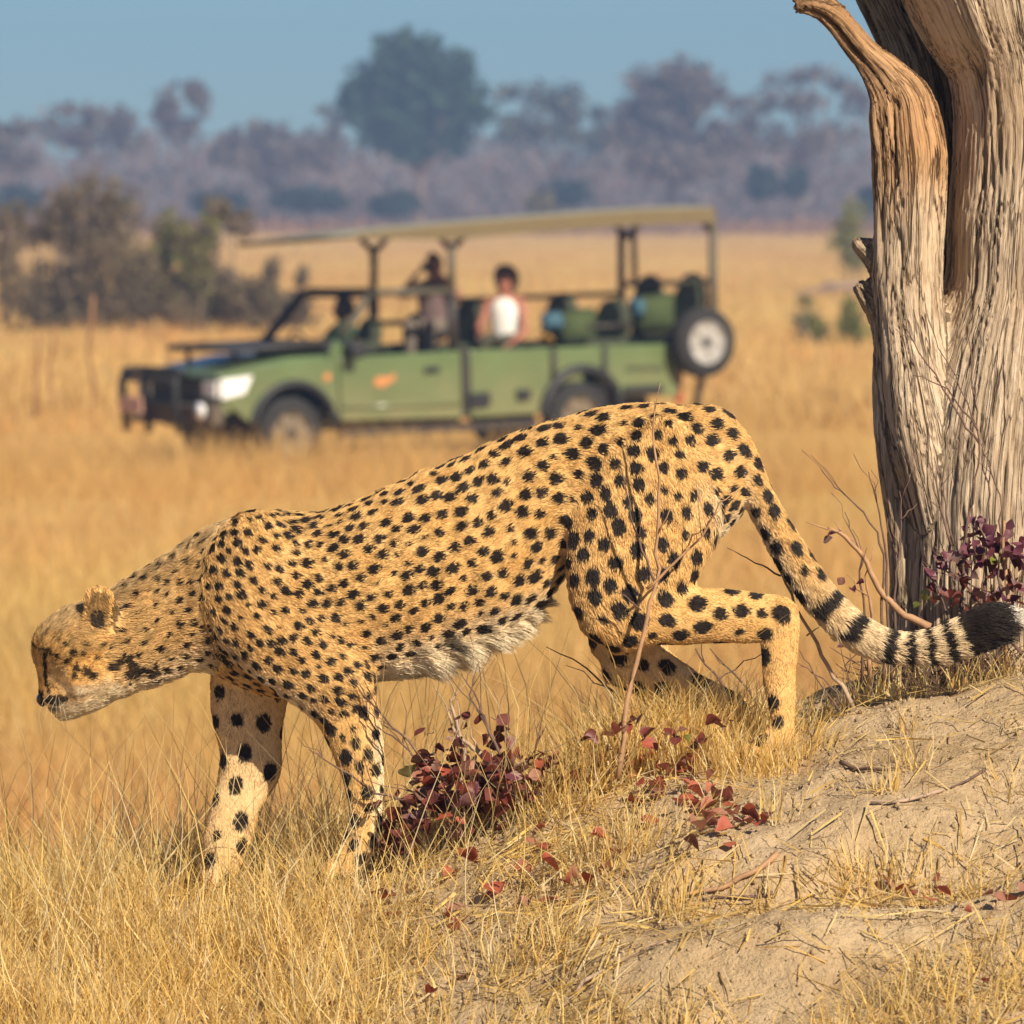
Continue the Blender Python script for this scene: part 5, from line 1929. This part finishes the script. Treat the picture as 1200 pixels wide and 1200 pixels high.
def person(label, hip, face, skin, shirt_mat, trouser_mat, hair_mat, arms, hair='short', sleeve=True, tank=False, height=1.0):
    """seated figure; hip is its pelvis in vehicle space; +x of the figure is where it faces; arms = [(elbow, wrist, fingers)]"""
    P0 = VM @ hip
    root = link('person', None)
    root.location = P0
    root.rotation_euler = (0, 0, YAW + face)
    tag(root, label, 'person')
    B = Solid(.0085)
    Y = (0, 1, 0)
    B.tube('torso', [(0, 0, -.02), (0, 0, .10), (.01, 0, .25), (.01, 0, .38), (0, 0, .46), (0, 0, .50)], [.105, .10, .105, .105, .075, .05], [.165, .145, .155, .165, .15, .075], k=.03)
    B.tube('neck', [(0, 0, .47), (.015, 0, .56), (.02, 0, .60)], [.052, .05, .05], k=.02)
    B.tube('head', [(.02, 0, .605), (.03, 0, .66), (.012, 0, .725)], [.075, .095, .092], [.060, .074, .074], k=.02)
    B.tube('nose', [(.118, 0, .675), (.138, 0, .645), (.122, 0, .635)], [.010, .013, .010], k=.01, n=2)
    B.tube('chin', [(.085, 0, .59), (.10, 0, .60)], [.022, .02], k=.02, n=2)
    for s_ in (-1, 1):
        B.tube('ear', [(.01, s_ * .078, .645), (.0, s_ * .082, .675)], [.02, .02], [.008, .008], k=.008, n=2)
        B.tube('thigh', [(0, s_ * .09, 0), (.22, s_ * .11, .02), (.42, s_ * .11, .03)], [.085, .078, .058], k=.03)
        B.tube('calf', [(.42, s_ * .11, .03), (.43, s_ * .11, -.15), (.40, s_ * .11, -.38)], [.056, .055, .036], k=.02)
        B.tube('foot', [(.39, s_ * .11, -.40), (.47, s_ * .11, -.43), (.56, s_ * .115, -.44)], [.04, .035, .025], k=.02)
    Sh = Solid(.009)
    Sh.tube('torso', [(0, 0, -.03), (0, 0, .10), (.01, 0, .25), (.01, 0, .38), (0, 0, .45)] if tank else [(0, 0, -.03), (0, 0, .10), (.01, 0, .25), (.01, 0, .38), (0, 0, .46), (0, 0, .505)],
            [.122, .116, .12, .118, .07] if tank else [.122, .116, .12, .12, .09, .06], [.178, .158, .168, .165, .11] if tank else [.178, .158, .168, .18, .165, .08], k=.03)
    for s_, (el, wr, tip, cu) in zip((-1, 1), arms):
        sh = Vector((0, s_ * .185, .43))
        el, wr, tip = Vector(el), Vector(wr), Vector(tip)
        B.tube('arm', [(0, s_ * .12, .44), sh, sh.lerp(el, .5), el], [.055, .056, .047, .040], k=.025)
        B.tube('arm', [el, el.lerp(wr, .4), wr], [.040, .038, .026], k=.012)
        hand(B, wr, tip, Vector(cu))
        if sleeve:
            e2 = sh.lerp(el, .62)
            Sh.tube('sleeve', [(0, s_ * .11, .44), sh, e2], [.066, .07, .062], k=.03)
    solid_obj('body', B, skin, root)
    solid_obj('shirt', Sh, shirt_mat, root)
    Tr = Solid(.010)
    for s_ in (-1, 1):
        Tr.tube('leg', [(-.02, s_ * .085, .0), (.22, s_ * .11, .02), (.43, s_ * .11, .025)], [.105, .092, .072], k=.03)
        Tr.tube('leg', [(.43, s_ * .11, .02), (.435, s_ * .11, -.15), (.41, s_ * .11, -.36)], [.070, .068, .056], k=.02)
    solid_obj('trousers', Tr, trouser_mat, root)
    H = Solid(.008)
    if hair == 'short':
        H.tube('hair', [(-.045, 0, .66), (-.03, 0, .72), (.02, 0, .755)], [.075, .085, .07], [.082, .085, .075], k=.02)
    else:
        H.tube('hair', [(-.06, 0, .56), (-.065, 0, .66), (-.03, 0, .735), (.03, 0, .775)], [.075, .105, .115, .085], [.09, .135, .14, .11], k=.03)
        for i in range(40):
            a_, b_ = random.uniform(0, 6.28), random.uniform(-.2, 1.5)
            c_ = Vector((-.03 + .10 * math.cos(a_) * math.cos(b_), .125 * math.sin(a_) * math.cos(b_), .70 + .11 * math.sin(b_)))
            if c_.x < .06 or c_.z > .74:
                H.tube('curl', [c_, c_ + Vector((.004, 0, .01))], [.02, .016], k=.012, n=1)
    solid_obj('hair', H, hair_mat, root)
    return root


M_SK1 = skin_mat('tanned_skin', (0.30, 0.13, 0.075))
M_SK2 = skin_mat('sunburnt_skin', (0.36, 0.14, 0.09))
M_SK3 = skin_mat('dark_skin', (0.055, 0.026, 0.018))
# figure raising both hands to the face with a camera
p1 = v3(508, 385, -.05)
person('person in a grey mauve shirt raising both arms to hold a camera to the face', p1, R(38), M_SK1, paint('mauve_shirt', (0.15, 0.10, 0.095), 0.9), paint('grey_trousers', (0.16, 0.13, 0.10), 0.9), M_HAIRD,
       [((.12, -.33, .36), (.17, -.12, .60), (.16, -.04, .68), (0, 1, 0)), ((.12, .33, .36), (.17, .12, .60), (.16, .04, .68), (0, -1, 0))])
m = MB()
m.box((0, 0, 0), (.07, .14, .09))
m.lathe([(.001, .0), (.038, .0), (.042, .10), (.034, .10), (.001, .09)], 14, Matrix.Rotation(R(-90), 4, 'Z'))
co = m.build('camera_body', M_BLACK, None, bevel=.008)
co.matrix_world = Matrix.Translation(VM @ p1) @ Matrix.Rotation(YAW + R(38), 4, 'Z') @ Matrix.Translation((.185, 0, .665))
tag(co, 'small black camera held up to the face of the mauve shirted passenger', 'camera')
p2 = v3(592, 402, .10)
person('person in a white sleeveless top with bushy brown hair in the vehicle', p2, R(40), M_SK2, paint('white_top', (0.80, 0.78, 0.74), 0.85, vary=0.04), paint('olive_trousers', (0.05, 0.045, 0.025), 0.9), M_HAIRB,
       [((.10, -.27, .16), (.34, -.16, .10), (.44, -.12, .08), (0, 0, -1)), ((.14, .27, .14), (.36, .20, .02), (.46, .17, .0), (0, 0, -1))], hair='bushy', sleeve=False, tank=True)
p3 = v3(392, 432, -.30)
person('driver in a dark green shirt behind the steering wheel of the vehicle', p3 + Vector((-.12, 0, -.04)), 0.0, M_SK3, paint('driver_shirt', (0.035, 0.06, 0.03), 0.9), paint('driver_trousers', (0.06, 0.05, 0.03), 0.9), M_HAIRD,
       [((.18, -.24, .22), (.40, -.16, .28), (.48, -.12, .30), (0, 0, -1)), ((.18, .24, .22), (.40, .16, .28), (.48, .12, .30), (0, 0, -1))])
m = MB()
rr = [(.19 * math.cos(a_ * math.pi / 10), .19 * math.sin(a_ * math.pi / 10)) for a_ in range(21)]
m.tube([(p3.x + .42 + .3 * z_, p3.y + y_, p3.z + .24 + z_ * .9) for y_, z_ in rr], .016, 6, cap=False)
m.tube([(p3.x + .42, p3.y, p3.z + .24), (p3.x + .62, p3.y, p3.z + .16)], .03, 6)
m.build('steering_wheel', M_BLACK, veh, smooth=True)

# ------------------------------------------------------------------ bushes and trees of the plain
def clump_mesh(name, lobes, n, size, mat, cols, seed, base, flat=0.6):
    """foliage: leaf clumps spread through the lobes of a crown; lobes = (centre, radii)"""
    r = np.random.default_rng(seed)
    w_ = np.array([l[1][0] * l[1][1] * l[1][2] for l in lobes]) ** 0.7
    w_ /= w_.sum()
    li = r.choice(len(lobes), n, p=w_)
    d = r.normal(size=(n, 3))
    d /= np.linalg.norm(d, axis=1)[:, None]
    rad_ = r.uniform(0.05, 1.0, n) ** 0.55 * (1 + 0.28 * noise3(d * 2.3 + li[:, None] * 9.1))
    C = np.array([tuple(l[0]) for l in lobes])[li] + d * rad_[:, None] * np.array([l[1] for l in lobes])[li]
    keep = noise3(C * (1.1 / max(size * 3.2, .05)) * .6 + seed) > -0.20
    C = C[keep]
    n = len(C)
    a = r.normal(size=(n, 3))
    a /= np.linalg.norm(a, axis=1)[:, None]
    b = np.cross(a, r.normal(size=(n, 3)))
    b /= np.linalg.norm(b, axis=1)[:, None]
    s = size * r.uniform(0.5, 1.3, n)[:, None]
    V_ = np.stack([C - a * s, C - b * s * flat, C + a * s, C + b * s * flat], 1) - np.array(base)
    cc = np.asarray(cols)[r.integers(0, len(cols), n)] * r.uniform(0.75, 1.2, n)[:, None]
    return np_mesh(name, V_.reshape(-1, 3), np.arange(n * 4).reshape(n, 4), mat, smooth=False, col=np.repeat(cc, 4, axis=0))


def branch_tree(m, p, d, L, r, depth, spread, rr, up=0.25, tips=None):
    q = p + d * L
    mid = p.lerp(q, .5) + Vector((rr.gauss(0, 1), rr.gauss(0, 1), rr.gauss(0, 1))) * L * .06
    m.tube([p, mid, q], [r, r * .85, r * .68], 5 if depth > 1 else 4, cap=False)
    if depth == 0:
        if tips is not None:
            tips.append(q)
        return
    for i in range(rr.choice((2, 3)) if depth > 1 else 3):
        dd = (d + Vector((rr.gauss(0, spread), rr.gauss(0, spread), rr.gauss(up, spread * .7)))).normalized()
        branch_tree(m, p.lerp(q, rr.uniform(.65, 1.0)) if i else q, dd, L * rr.uniform(.62, .85), r * .62, depth - 1, spread, rr, up, tips)


M_FOL = col_attr_mat('foliage', 0.8, 0.3, 0.1)
M_BARK = paint('bark', (0.16, 0.11, 0.085), 0.9, vary=0.25, scale=3)
M_BARKD = paint('grey_bark', (0.17, 0.125, 0.09), 0.9, vary=0.3, scale=8)
GRN = [(0.045, 0.085, 0.034), (0.055, 0.095, 0.036), (0.04, 0.07, 0.034)]
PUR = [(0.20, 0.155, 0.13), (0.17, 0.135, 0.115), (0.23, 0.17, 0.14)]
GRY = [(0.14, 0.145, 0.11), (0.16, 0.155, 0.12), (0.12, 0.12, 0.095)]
DGR = [(0.05, 0.065, 0.045), (0.04, 0.055, 0.04)]


def far_tree(name, label, cat, D, px, base_py, lobes, n, size, cols, seed, trunk=(0.35, None), group=None, twigs=0):
    """lobes in photo pixels (px, py, rx, ry) at distance D from the camera"""
    Y = D - 12
    s = D / F
    x = at(px, 300, Y).x
    g = Vector((x, Y, gz1(x, Y)))
    root = empty(name, g)
    tag(root, label, cat, group)
    rr = random.Random(seed)
    L = [(at(a, b, Y + rr.uniform(-.5, .5) * c * s), (c * s, (c + d) / 2 * s, d * s)) for a, b, c, d in lobes]
    link('crown', clump_mesh('crown', L, n, size, M_FOL, cols, seed, g), root)
    m = MB()
    top = sum((l[0] for l in L), Vector()) / len(L)
    tr_ = trunk[0]
    fork = Vector((g.x + (top.x - g.x) * .4, Y, g.z + max(1.0, (top.z - g.z) * .45)))
    m.tube(wob(g - Vector((0, 0, .1)), fork, 4, .04), [tr_, tr_ * .9, tr_ * .85, tr_ * .8, tr_ * .75], 7)
    for c, rd in L:
        m.tube(wob(fork, c - g * 0 + Vector((0, 0, rd[2] * .3)), 4, .08), [tr_ * .55, tr_ * .45, tr_ * .35, tr_ * .25, tr_ * .12], 5)
        for _ in range(twigs):
            a_ = c + Vector((rr.uniform(-.5, .5) * rd[0], rr.uniform(-.5, .5) * rd[1], rr.uniform(-.7, .2) * rd[2]))
            d_ = Vector((rr.gauss(0, .6), rr.gauss(0, .5), abs(rr.gauss(.8, .4)))).normalized()
            m.tube(wob(a_, a_ + d_ * rd[2] * rr.uniform(.5, 1), 2, .1), [tr_ * .2, tr_ * .14, tr_ * .05], 4, cap=False)
    m.v = [tuple(Vector(v) - g) for v in m.v]
    m.build('trunk', M_BARK, root, smooth=True)
    return root


TL = 'trees along the edge of the plain'
far_tree('leafy_tree', 'tallest tree on the skyline with a dense dark green crown', 'tree', 600, 494, 268,
         [(478, 72, 48, 40), (440, 105, 38, 40), (530, 88, 34, 34), (412, 120, 18, 26), (490, 120, 60, 45), (535, 128, 40, 36), (450, 148, 42, 30), (515, 160, 40, 28), (560, 112, 16, 16), (480, 178, 24, 14)],
         6500, .55, GRN, 3, (.55,), TL)
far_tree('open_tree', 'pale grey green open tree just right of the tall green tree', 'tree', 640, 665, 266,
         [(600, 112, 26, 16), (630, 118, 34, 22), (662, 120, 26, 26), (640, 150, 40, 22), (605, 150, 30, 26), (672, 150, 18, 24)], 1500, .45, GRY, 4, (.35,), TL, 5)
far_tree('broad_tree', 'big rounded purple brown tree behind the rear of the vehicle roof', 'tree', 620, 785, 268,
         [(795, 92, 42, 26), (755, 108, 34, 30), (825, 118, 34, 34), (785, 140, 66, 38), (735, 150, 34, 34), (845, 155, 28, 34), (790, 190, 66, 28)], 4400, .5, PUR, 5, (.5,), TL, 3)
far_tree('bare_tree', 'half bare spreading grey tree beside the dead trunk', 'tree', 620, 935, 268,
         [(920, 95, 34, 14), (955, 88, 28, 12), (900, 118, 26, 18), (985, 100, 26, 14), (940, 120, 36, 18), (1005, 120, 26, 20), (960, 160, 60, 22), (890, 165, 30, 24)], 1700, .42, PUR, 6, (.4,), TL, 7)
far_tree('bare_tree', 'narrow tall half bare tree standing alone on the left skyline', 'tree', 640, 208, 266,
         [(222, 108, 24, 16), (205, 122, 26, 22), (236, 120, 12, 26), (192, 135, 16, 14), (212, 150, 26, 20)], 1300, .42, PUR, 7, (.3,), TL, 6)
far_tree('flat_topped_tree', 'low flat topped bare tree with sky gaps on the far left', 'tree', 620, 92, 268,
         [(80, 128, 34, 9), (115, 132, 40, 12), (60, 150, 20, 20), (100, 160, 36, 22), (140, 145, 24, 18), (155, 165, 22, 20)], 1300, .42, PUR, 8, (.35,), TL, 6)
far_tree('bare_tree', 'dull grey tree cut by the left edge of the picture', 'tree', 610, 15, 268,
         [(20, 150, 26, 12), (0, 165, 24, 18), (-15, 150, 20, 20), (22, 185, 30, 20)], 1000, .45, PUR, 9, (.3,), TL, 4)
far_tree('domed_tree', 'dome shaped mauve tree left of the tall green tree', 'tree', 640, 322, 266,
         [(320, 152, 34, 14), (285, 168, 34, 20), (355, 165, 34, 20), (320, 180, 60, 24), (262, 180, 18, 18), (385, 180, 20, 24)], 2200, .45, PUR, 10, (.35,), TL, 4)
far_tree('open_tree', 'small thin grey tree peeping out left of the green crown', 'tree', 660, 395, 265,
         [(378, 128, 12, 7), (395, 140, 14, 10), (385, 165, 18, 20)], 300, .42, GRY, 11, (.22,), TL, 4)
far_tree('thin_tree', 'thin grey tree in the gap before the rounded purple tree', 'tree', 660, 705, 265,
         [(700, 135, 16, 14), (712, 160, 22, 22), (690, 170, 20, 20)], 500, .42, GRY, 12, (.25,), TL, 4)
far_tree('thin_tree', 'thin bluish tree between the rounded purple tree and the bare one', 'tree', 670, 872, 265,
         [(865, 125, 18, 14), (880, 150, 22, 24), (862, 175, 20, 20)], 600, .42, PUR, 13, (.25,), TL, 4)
BB = 'dark bushes below the tree line'
for i, (px, py, rx, ry, D, cols, lab) in enumerate([
        (362, 233, 52, 16, 560, DGR, 'wide dark green bush below the dome shaped tree'), (462, 238, 34, 15, 550, DGR, 'dark bush below the tall green tree'), (255, 236, 38, 13, 560, DGR, 'dark bush behind the left thicket'),
        (660, 226, 34, 18, 560, DGR, 'grey green bush below the pale open tree'), (632, 236, 18, 11, 540, [(0.22, 0.17, 0.06)], 'yellowish bush just above the middle of the vehicle roof'), (893, 212, 20, 22, 560, DGR, 'left one of two dark bushes below the bare tree'),
        (932, 212, 18, 20, 560, DGR, 'right one of two dark bushes below the bare tree'), (20, 232, 40, 18, 560, DGR, 'dark bush low on the far left'), (1030, 225, 26, 24, 520, DGR, 'green bush half hidden by the dead trunk')]):
    far_tree('bush', lab, 'bush', D, px, 268, [(px, py, rx, ry), (px - rx * .4, py + 4, rx * .5, ry * .8), (px + rx * .45, py + 3, rx * .5, ry * .8)], 900, .38, cols, 30 + i, (.14,), BB)
# mauve scrub that fills the gaps below the crowns
rs = np.random.default_rng(5)
n = 62000
X = rs.uniform(-62, 62, n)
X[42000:] = (rs.uniform(60, 190, 20000)) * rs.choice([-1, 1], 20000)
Yb = rs.uniform(640, 720, n)
hmax = 8.6 + 3.6 * noise3(np.column_stack([X * .10, Yb * 0.02, X * 0])) + 2.2 * noise3(np.column_stack([X * .3, Yb * .05, X * 0 + 4]))
Zb = rs.uniform(0, 1, n) ** 1.25 * np.maximum(hmax, 1)
s = rs.uniform(.25, .7, n)[:, None]
a = rs.normal(size=(n, 3)) * [0.6, .6, 1]
a /= np.linalg.norm(a, axis=1)[:, None]
b = np.cross(a, rs.normal(size=(n, 3)))
b /= np.linalg.norm(b, axis=1)[:, None]
C = np.column_stack([X, Yb, Zb])
cc = np.array([(0.24, 0.17, 0.15), (0.28, 0.19, 0.16), (0.20, 0.15, 0.14), (0.26, 0.21, 0.18)])[rs.integers(0, 4, n)]
cc = cc * (1 + .5 * noise3(np.column_stack([X * .25, Yb * .06, Zb * .3])))[:, None]
tag(link('scrub', np_mesh('scrub', np.stack([C - a * s, C - b * s * .35, C + a * s, C + b * s * .35], 1).reshape(-1, 3), np.arange(n * 4).reshape(n, 4), M_FOL, smooth=False, col=np.repeat(np.clip(cc, 0, 1), 4, axis=0))), kind='stuff')
# low reddish growth along the far edge of the grass
n = 16000
X = rs.uniform(-120, 120, n)
Yb = rs.uniform(520, 600, n)
Zb = rs.uniform(0, 1.4, n) * (0.7 + .5 * noise3(np.column_stack([X * .15, Yb * .03, X * 0 + 8])))
s = rs.uniform(.2, .5, n)[:, None]
C = np.column_stack([X, Yb, Zb])
cc = np.array([(0.30, 0.17, 0.10), (0.26, 0.15, 0.10), (0.36, 0.22, 0.12)])[rs.integers(0, 3, n)]
a, b = rs.normal(size=(n, 3)), rs.normal(size=(n, 3))
a /= np.linalg.norm(a, axis=1)[:, None]
b /= np.linalg.norm(b, axis=1)[:, None]
tag(link('undergrowth', np_mesh('undergrowth', np.stack([C - a * s, C - b * s * .5, C + a * s, C + b * s * .5], 1).reshape(-1, 3), np.arange(n * 4).reshape(n, 4), M_FOL, smooth=False, col=np.repeat(cc, 4, axis=0))), kind='stuff')

# thicket of grey brown shrubs on the left, behind the vehicle
DB = 142
GB = [(0.20, 0.15, 0.09), (0.16, 0.12, 0.075), (0.24, 0.18, 0.11), (0.14, 0.125, 0.065)]
GG = [(0.19, 0.21, 0.055), (0.25, 0.24, 0.07)]


def scrub_bush(label, px, base_py, stems, lobes, n, seed, cols=GB, D=DB, size=.075, grp='shrubs of the thicket left of the vehicle'):
    Y = D - 12
    s_ = D / F
    x = at(px, base_py, Y).x
    g = Vector((x, Y, gz1(x, Y)))
    root = empty('shrub', g)
    tag(root, label, 'shrub', grp)
    rr = random.Random(seed)
    m = MB()
    for a_, b_, c_, d_ in stems:
        p0 = at(a_, b_, Y + rr.uniform(-.3, .3))
        p0.z = gz1(p0.x, p0.y) - .05
        p1 = at(c_, d_, Y + rr.uniform(-.6, .6))
        pp = wob(p0, p1, 5, .06)
        m.tube([q - g for q in pp], [.045, .04, .034, .028, .02, .012], 5)
        for _ in range(6):
            i = rr.randrange(1, 5)
            dd = ((pp[i + 1] - pp[i]).normalized() + Vector((rr.gauss(0, .5), rr.gauss(0, .5), rr.gauss(.2, .3)))).normalized()
            m.tube([q - g for q in wob(pp[i], pp[i] + dd * rr.uniform(.3, .9), 3, .1)], [.022, .018, .012, .006], 4, cap=False)
    m.build('stem', M_BARKD, root, smooth=True)
    L = [(at(a_, b_, Y + rr.uniform(-.4, .4)), (c_ * s_ * 1.2, (c_ + d_) / 2 * s_, d_ * s_ * 1.2)) for a_, b_, c_, d_ in lobes]
    link('foliage', clump_mesh('foliage', L, int(n * 4.2), size, M_FOL, cols, seed, g, .45), root)


scrub_bush('tall dark shrub with a leaning top in the middle of the left thicket', 105, 388, [(85, 390, 120, 215), (95, 390, 95, 225), (110, 390, 135, 230), (75, 388, 65, 225), (130, 388, 160, 245), (90, 388, 150, 260)],
           [(110, 235, 30, 30), (140, 250, 28, 32), (95, 280, 24, 40), (75, 240, 16, 22), (130, 300, 36, 36), (100, 340, 34, 40), (160, 340, 26, 36)], 1700, 51)
scrub_bush('bare stemmed shrub at the left edge of the thicket', 25, 392, [(10, 392, 5, 280), (18, 392, 30, 260), (40, 390, 55, 250), (5, 392, 10, 240), (55, 390, 75, 285)],
           [(20, 265, 30, 26), (55, 270, 26, 18), (10, 330, 14, 40), (45, 360, 18, 24), (0, 300, 14, 20)], 900, 52)
scrub_bush('greenish shrub in the right half of the thicket', 215, 386, [(200, 388, 195, 250), (215, 388, 225, 260), (230, 386, 255, 235), (240, 386, 235, 280)],
           [(200, 280, 22, 30), (225, 300, 24, 34), (245, 270, 12, 34), (205, 340, 26, 34), (240, 345, 24, 28)], 1300, 53, GG + GB[:2])
scrub_bush('slim shrub with one branch rising above the roof tip', 270, 386, [(265, 386, 252, 225), (270, 386, 275, 240)], [(258, 245, 14, 18), (282, 262, 20, 14), (268, 350, 22, 30)], 520, 54)
scrub_bush('two forked shoots slanting right behind the roll bar', 300, 388, [(290, 388, 325, 300), (285, 388, 318, 310), (320, 388, 362, 315)], [(318, 322, 10, 18), (306, 345, 18, 20), (354, 330, 8, 16), (335, 362, 26, 18), (298, 372, 30, 14)], 800, 55)
scrub_bush('dense brown shrub low in the centre of the thicket', 165, 390, [(150, 390, 150, 300), (170, 390, 185, 290), (185, 390, 180, 280)], [(165, 320, 26, 30), (150, 360, 30, 28), (190, 355, 26, 30), (60, 372, 30, 20)], 1100, 56)
scrub_bush('pale brown low shrub filling the middle of the thicket', 235, 390, [(220, 390, 215, 310), (240, 390, 250, 305)], [(230, 330, 34, 28), (255, 355, 34, 24), (210, 365, 30, 20)], 900, 61)
scrub_bush('twiggy brown shrub between the left edge and the tall dark shrub', 60, 392, [(60, 392, 70, 240), (75, 392, 85, 300), (50, 392, 40, 310)], [(72, 250, 26, 26), (75, 330, 24, 36), (40, 345, 22, 36), (100, 365, 30, 22)], 900, 62)
scrub_bush('low spreading shrub at the right end of the thicket', 330, 390, [(320, 390, 310, 340), (335, 390, 350, 335)], [(310, 362, 36, 22), (345, 368, 28, 18), (285, 350, 26, 26)], 800, 63)
SG = 'small green shrubs near the dead trunk'
scrub_bush('small green shrub on the plain left of the dead trunk', 948, 412, [(948, 412, 946, 352), (952, 412, 956, 375)], [(944, 370, 13, 22), (954, 390, 17, 18), (966, 405, 24, 13)], 420, 57, GG, 128, .06, SG)
scrub_bush('small green shrub half behind the edge of the dead trunk', 1000, 412, [(1000, 412, 996, 362), (1006, 412, 1008, 372)], [(994, 375, 14, 26), (1004, 394, 17, 18), (985, 405, 18, 10)], 420, 58, GG, 128, .06, SG)
scrub_bush('green shrub farther off beside the broken stub of the trunk', 995, 332, [(995, 332, 990, 275), (1002, 332, 1006, 285)], [(986, 284, 17, 22), (1002, 298, 20, 22), (1000, 255, 17, 20)], 420, 59, GG, 215, .10, SG)
# fallen grey branch on the plain
D = 200
Y = D - 12
m = MB()
g = at(935, 347, Y)
g.z = gz1(g.x, g.y)
P = [at(928, 346, Y), at(945, 344, Y), at(975, 338, Y), at(1010, 334, Y)]
m.tube([q - g for q in P], [.10, .13, .15, .12], 7)
m.tube([q - g for q in (at(965, 334, Y), at(985, 336, Y), at(1003, 343, Y))], [.12, .14, .08], 6)
m.tube([q - g for q in (at(931, 342, Y), at(933, 348, Y), at(936, 352, Y))], [.10, .12, .06], 6)
o = m.build('fallen_branch', paint('bleached_branch', (0.22, 0.16, 0.13), 0.9, vary=.2), None, smooth=True)
o.location = g
tag(o, 'grey fallen branch lying in the grass left of the dead trunk', 'branch')
# brown stalks standing in the grass by the left thicket
for i, (px, t, b) in enumerate([(108, 345, 425), (62, 380, 415), (42, 392, 420)]):
    Y = 75
    p0 = at(px, b, Y)
    p0.z = gz1(p0.x, p0.y)
    m = MB()
    p1 = at(px + 2, t, Y)
    m.tube([q - p0 for q in wob(p0, p1, 4, .04)], [.03, .028, .024, .03, .02], 5)
    o = m.build('dry_stalk', paint('rusty_stalk', (0.26, 0.13, 0.06), 0.9), None, smooth=True)
    o.location = p0
    tag(o, ['tall rusty brown stalk in front of the dark thicket shrub', 'short rusty stalk left of the tall one', 'short rusty stalk at the left edge of the grass'][i], 'stalk', 'rusty stalks in the grass')
